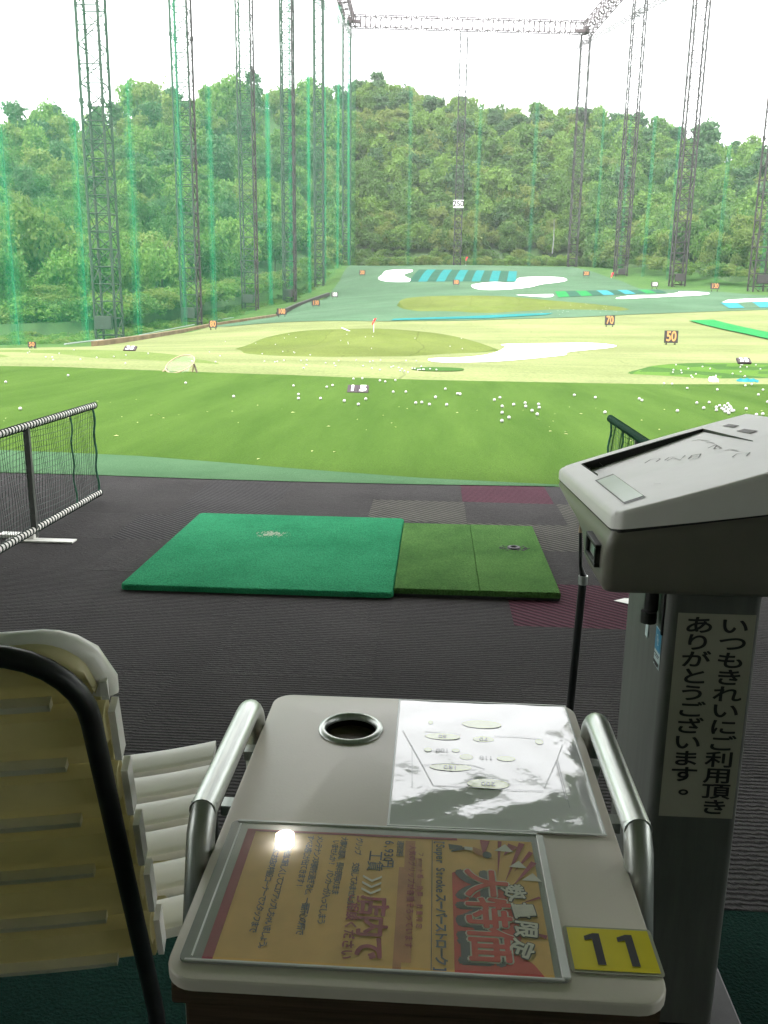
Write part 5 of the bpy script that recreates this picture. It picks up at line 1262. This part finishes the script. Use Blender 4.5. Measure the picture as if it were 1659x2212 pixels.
tag(e, 'orange Japanese sale poster in a clear grey sleeve at the near side of the table', 'poster sleeve')

# yellow number card
e = empty('number_card', (.1635, .645, TZ+.0006)); mb = MB(); mb.prism(rrect(-.0385, -.0275, .0375, .0275, .003, 3), 0, .0009); mb.build('clear_pouch', M_clear, e)
mb = MB(); mb.add([(-.0355, -.025, .0014), (.0345, -.025, .0014), (.0345, .025, .0014), (-.0355, .025, .0014)], [(0, 1, 2, 3)]); mb.build('yellow_card', M_yellow, e)
mb = MB()
for x in (-.0135, .0145):
    pl = [(-.002, -.019), (.0050, -.019), (.0050, .0185), (-.0005, .0185), (-.0085, .0145), (-.0085, .009), (-.002, .0115)]
    mb.add([(x+a, b, .0018) for a, b in pl], [tuple(range(len(pl)))])
mb.build('digits', M_ink, e); tag(e, 'yellow card with black number 11 at the near right corner of the table', 'number card')

# ------------------------------------------------------------------ slatted chair, seen from behind
e = empty('slatted_chair', (-.546, .868, 0), rad(9)); lean = .145/.48
bw = .236; zb0, zb1 = .405, .885
def bk(x, s, off=0.0):
    """point on the backrest: x across, s up the slope, off towards the viewer"""
    a = math.atan(lean); z = zb0+s*math.cos(a); y = -s*math.sin(a)-.055*(s/.46)**2*0
    return Vector((x, y-off*math.cos(a), z-off*math.sin(a)))
Lb = math.hypot(zb1-zb0, .145); ns_ = 6; pitch = Lb/ns_
def slat_poly(w, h, r):
    return rrect(-w, 0, w, h, r, 5)
for k in range(ns_):
    s0 = k*pitch; h = pitch-.004; mb = MB(); top = k == ns_-1; w = bw-.012-.018*k/(ns_-1)
    xs = np.linspace(-w, w, 61 if top else 25); prof = [(0, -.006), (.0, .002), (.014, .002), (.032, .004), (.038, .016), (.055, .019), (h-.004, .016), (h, .008), (h, -.012), (.02, -.012)]
    rc = .055 if top else .006; V = []
    for x in xs:
        ed_ = max(0, abs(x)-(w-rc)); cut_ = (rc-math.sqrt(max(0, rc**2-ed_**2))) if top else 0
        curve = .018*(x/w)**2
        for s, o_ in prof:
            ss = s0+min(s, h-cut_) if top else s0+s
            if top and s >= h-.02: ss = s0+s-cut_
            V.append(bk(x, ss, o_-curve*.6))
    n = len(prof); fs = [(i*n+j, i*n+(j+1) % n, (i+1)*n+(j+1) % n, (i+1)*n+j) for i in range(len(xs)-1) for j in range(n)]+[tuple(range(n)), tuple((len(xs)-1)*n+j for j in range(n))[::-1]]
    mb.add(V, fs); o = mb.build('back_slat', [M_cream], e, 180 if top else 45)
# pale moulded ledges between the slats, and side rims facing the front
mb = MB()
for k in range(ns_):
    s = k*pitch+.001; ww = bw-.012-.018*k/(ns_-1); N_ = 16
    V = [bk(x, s+ds, o_-.011*(x/bw)**2) for x in np.linspace(-ww+.045, ww-.045, N_) for ds, o_ in ((.0, .002), (.0005, .0125), (.009, .0135), (.011, .002))]
    mb.add(V, [(i*4+j, i*4+(j+1) % 4, (i+1)*4+(j+1) % 4, (i+1)*4+j) for i in range(N_-1) for j in range(4)]+[(0, 1, 2, 3), ((N_-1)*4, (N_-1)*4+3, (N_-1)*4+2, (N_-1)*4+1)])
mb.build('back_ledge', M_ledge, e, 40)
for s_ in (-1, 1):
    mb = MB()
    for k in range(ns_):
        s0 = k*pitch+.006; h = pitch-.016 if k < ns_-1 else pitch-.060
        bk_w = bw-.018*k/(ns_-1); V = [bk(s_*(bk_w-.002), s0+ds, o_) for ds in (0, .008, h-.006, h) for o_ in (-.024, -.018, -.002)]; V2 = [bk(s_*(bk_w-.009), s0+ds, o_) for ds in (0, .008, h-.006, h) for o_ in (-.024, -.018, -.002)]
        mb.add(V+V2, [(i*3+j, i*3+j+1, (i+1)*3+j+1, (i+1)*3+j) for i in range(3) for j in range(2)]+[(12+i*3+j, 12+(i+1)*3+j, 12+(i+1)*3+j+1, 12+i*3+j+1) for i in range(3) for j in range(2)]+[(i*3+2, (i+1)*3+2, 12+(i+1)*3+2, 12+i*3+2) for i in range(3)]+[(i*3, 12+i*3, 12+(i+1)*3, (i+1)*3) for i in range(3)]+[(9, 10, 22, 21), (10, 11, 23, 22), (0, 12, 13, 1), (1, 13, 14, 2)])
    mb.build('back_rim', M_white, e, 40)  # white paints the skylight and gloss on the cream edges
# top rim moulding, its white standing in for the sky's highlight
mb = MB(); pts = []
for t in np.linspace(0, 1, 34):
    tw = bw-.026; x = -tw+2*tw*t; ed_ = max(0, abs(x)-(tw-.055)); cut_ = .055-math.sqrt(max(0, .055**2-ed_**2)); pts.append(bk(x, Lb-.012-cut_, -.004+-.018*(x/bw)**2))
mb.tube([bk(-tw, Lb-.078, -.014)]+pts+[bk(tw, Lb-.078, -.014)], .0135, 10); mb.build('top_rim', M_white, e, 60)
# black tube hoop behind the backrest running down into the rear legs
hoop = []
hw = bw-.034; rc = .085
hoop = [(hw+.018, -.08), (hw+.012, .08), (hw+.006, .24)]
for t in np.linspace(0, 90, 8): hoop.append((hw-rc+rc*math.cos(rad(t)), Lb-.000-rc+rc*math.sin(rad(t))))
full = [bk(x, s, .020) for x, s in hoop]+[bk(-x, s, .020) for x, s in hoop[::-1]]
low = Vector((hw+.05, -.12, .0)); full = [low]+full+[Vector((-low.x, low.y, low.z))]
mb = MB(); mb.tube(full, .0105, 12); mb.build('rear_frame', M_tube, e, 60)
# seat slats
sw = .255
for k in range(6):
    y0 = .03+k*.079; h = .062; V = []; mb = MB()
    for x in np.linspace(-sw, sw, 21):
        sag = -.02*(1-(x/sw)**2)-.02*(y0-.25)**2; cv = -.012*(x/sw)**2
        for y, z in ((0, -.018), (0, -.004), (.006, 0), (h-.006, .001), (h, -.004), (h, -.018)): V.append((x, y0+y-cv, .424+z+sag+.012*(k/5)))
    n = 6; mb.add(V, [(i*n+j, (i+1)*n+j, (i+1)*n+(j+1) % n, i*n+(j+1) % n) for i in range(20) for j in range(n)]+[tuple(range(n))[::-1], tuple(20*n+j for j in range(n))]); mb.build('seat_slat', M_white, e, 40)
for s_ in (-1, 1):
    mb = MB(); mb.box((s_*(sw-.05), .26, .398), (.03, .47, .018), 0, None, .003); mb.build('seat_rail', M_cream, e)
for s_ in (-1, 1):
    mb = MB(); mb.tube([(s_*(sw-.02), .22, .39), (s_*(sw-.02), .44, .395), (s_*(sw-.015), .485, .37), (s_*(sw-.005), .50, 0)], .0125, 10); mb.build('front_leg', M_tube, e, 60)
tag(e, 'cream slatted plastic chair with a black tube frame at the left', 'chair')

# ------------------------------------------------------------------ thin air haze round the whole place
hm = bpy.data.materials.new('haze'); hm.use_nodes = True; nt = hm.node_tree; nt.nodes.remove(nt.nodes['Principled BSDF'])
pv = nt.nodes.new('ShaderNodeVolumePrincipled'); pv.inputs['Color'].default_value = (.9, .95, .93, 1); pv.inputs['Density'].default_value = .00026; pv.inputs['Anisotropy'].default_value = .2
nt.links.new(pv.outputs[0], nt.nodes['Material Output'].inputs['Volume'])
mb = MB(); mb.box((0, 0, 65), (6400, 6400, 144)); hz_ = mb.build('haze', hm); hz_['kind'] = 'stuff'; hz_['label'] = 'thin bright haze in the air over the range'

# ------------------------------------------------------------------ light
w = bpy.data.worlds.new('World'); S.world = w; w.use_nodes = True; nt = w.node_tree; bg = nt.nodes['Background']
sky = nt.nodes.new('ShaderNodeTexSky'); sky.sky_type = 'NISHITA'; sky.sun_disc = False
SE, SA = rad(58), rad(-150)      # elevation, azimuth from +Y towards +X
sky.sun_elevation = SE; sky.sun_rotation = SA; sky.air_density = 1.2; sky.dust_density = 4.0; sky.ozone_density = 1.0
bw_ = nt.nodes.new('ShaderNodeRGBToBW'); nt.links.new(sky.outputs['Color'], bw_.inputs['Color'])
mr = nt.nodes.new('ShaderNodeMath'); mr.operation = 'MULTIPLY_ADD'; mr.inputs[1].default_value = .35; mr.inputs[2].default_value = 9.0; nt.links.new(bw_.outputs['Val'], mr.inputs[0])
mx = nt.nodes.new('ShaderNodeMix'); mx.data_type = 'RGBA'; mx.inputs['Factor'].default_value = .9
nt.links.new(sky.outputs['Color'], mx.inputs['A']); nt.links.new(mr.outputs[0], mx.inputs['B']); nt.links.new(mx.outputs['Result'], bg.inputs['Color'])
bg.inputs['Strength'].default_value = .1
sun = bpy.data.lights.new('sun', 'SUN'); sun.energy = 1.2; sun.angle = rad(20); sun.color = (1, .98, .95); so = bpy.data.objects.new('sun', sun); COL.objects.link(so)
dirv = Vector((math.sin(SA)*math.cos(SE), math.cos(SA)*math.cos(SE), math.sin(SE))); so.rotation_euler = (-dirv).to_track_quat('-Z', 'Y').to_euler()
S.view_settings.view_transform = 'Standard'; S.view_settings.look = 'None'; S.view_settings.exposure = 2.15; S.view_settings.gamma = 1; S.view_settings.use_curve_mapping = False
S.cycles.transparent_max_bounces = 48; S.cycles.max_bounces = 10; S.cycles.use_denoising = True
S.cycles.use_adaptive_sampling = True; S.cycles.adaptive_threshold = .02
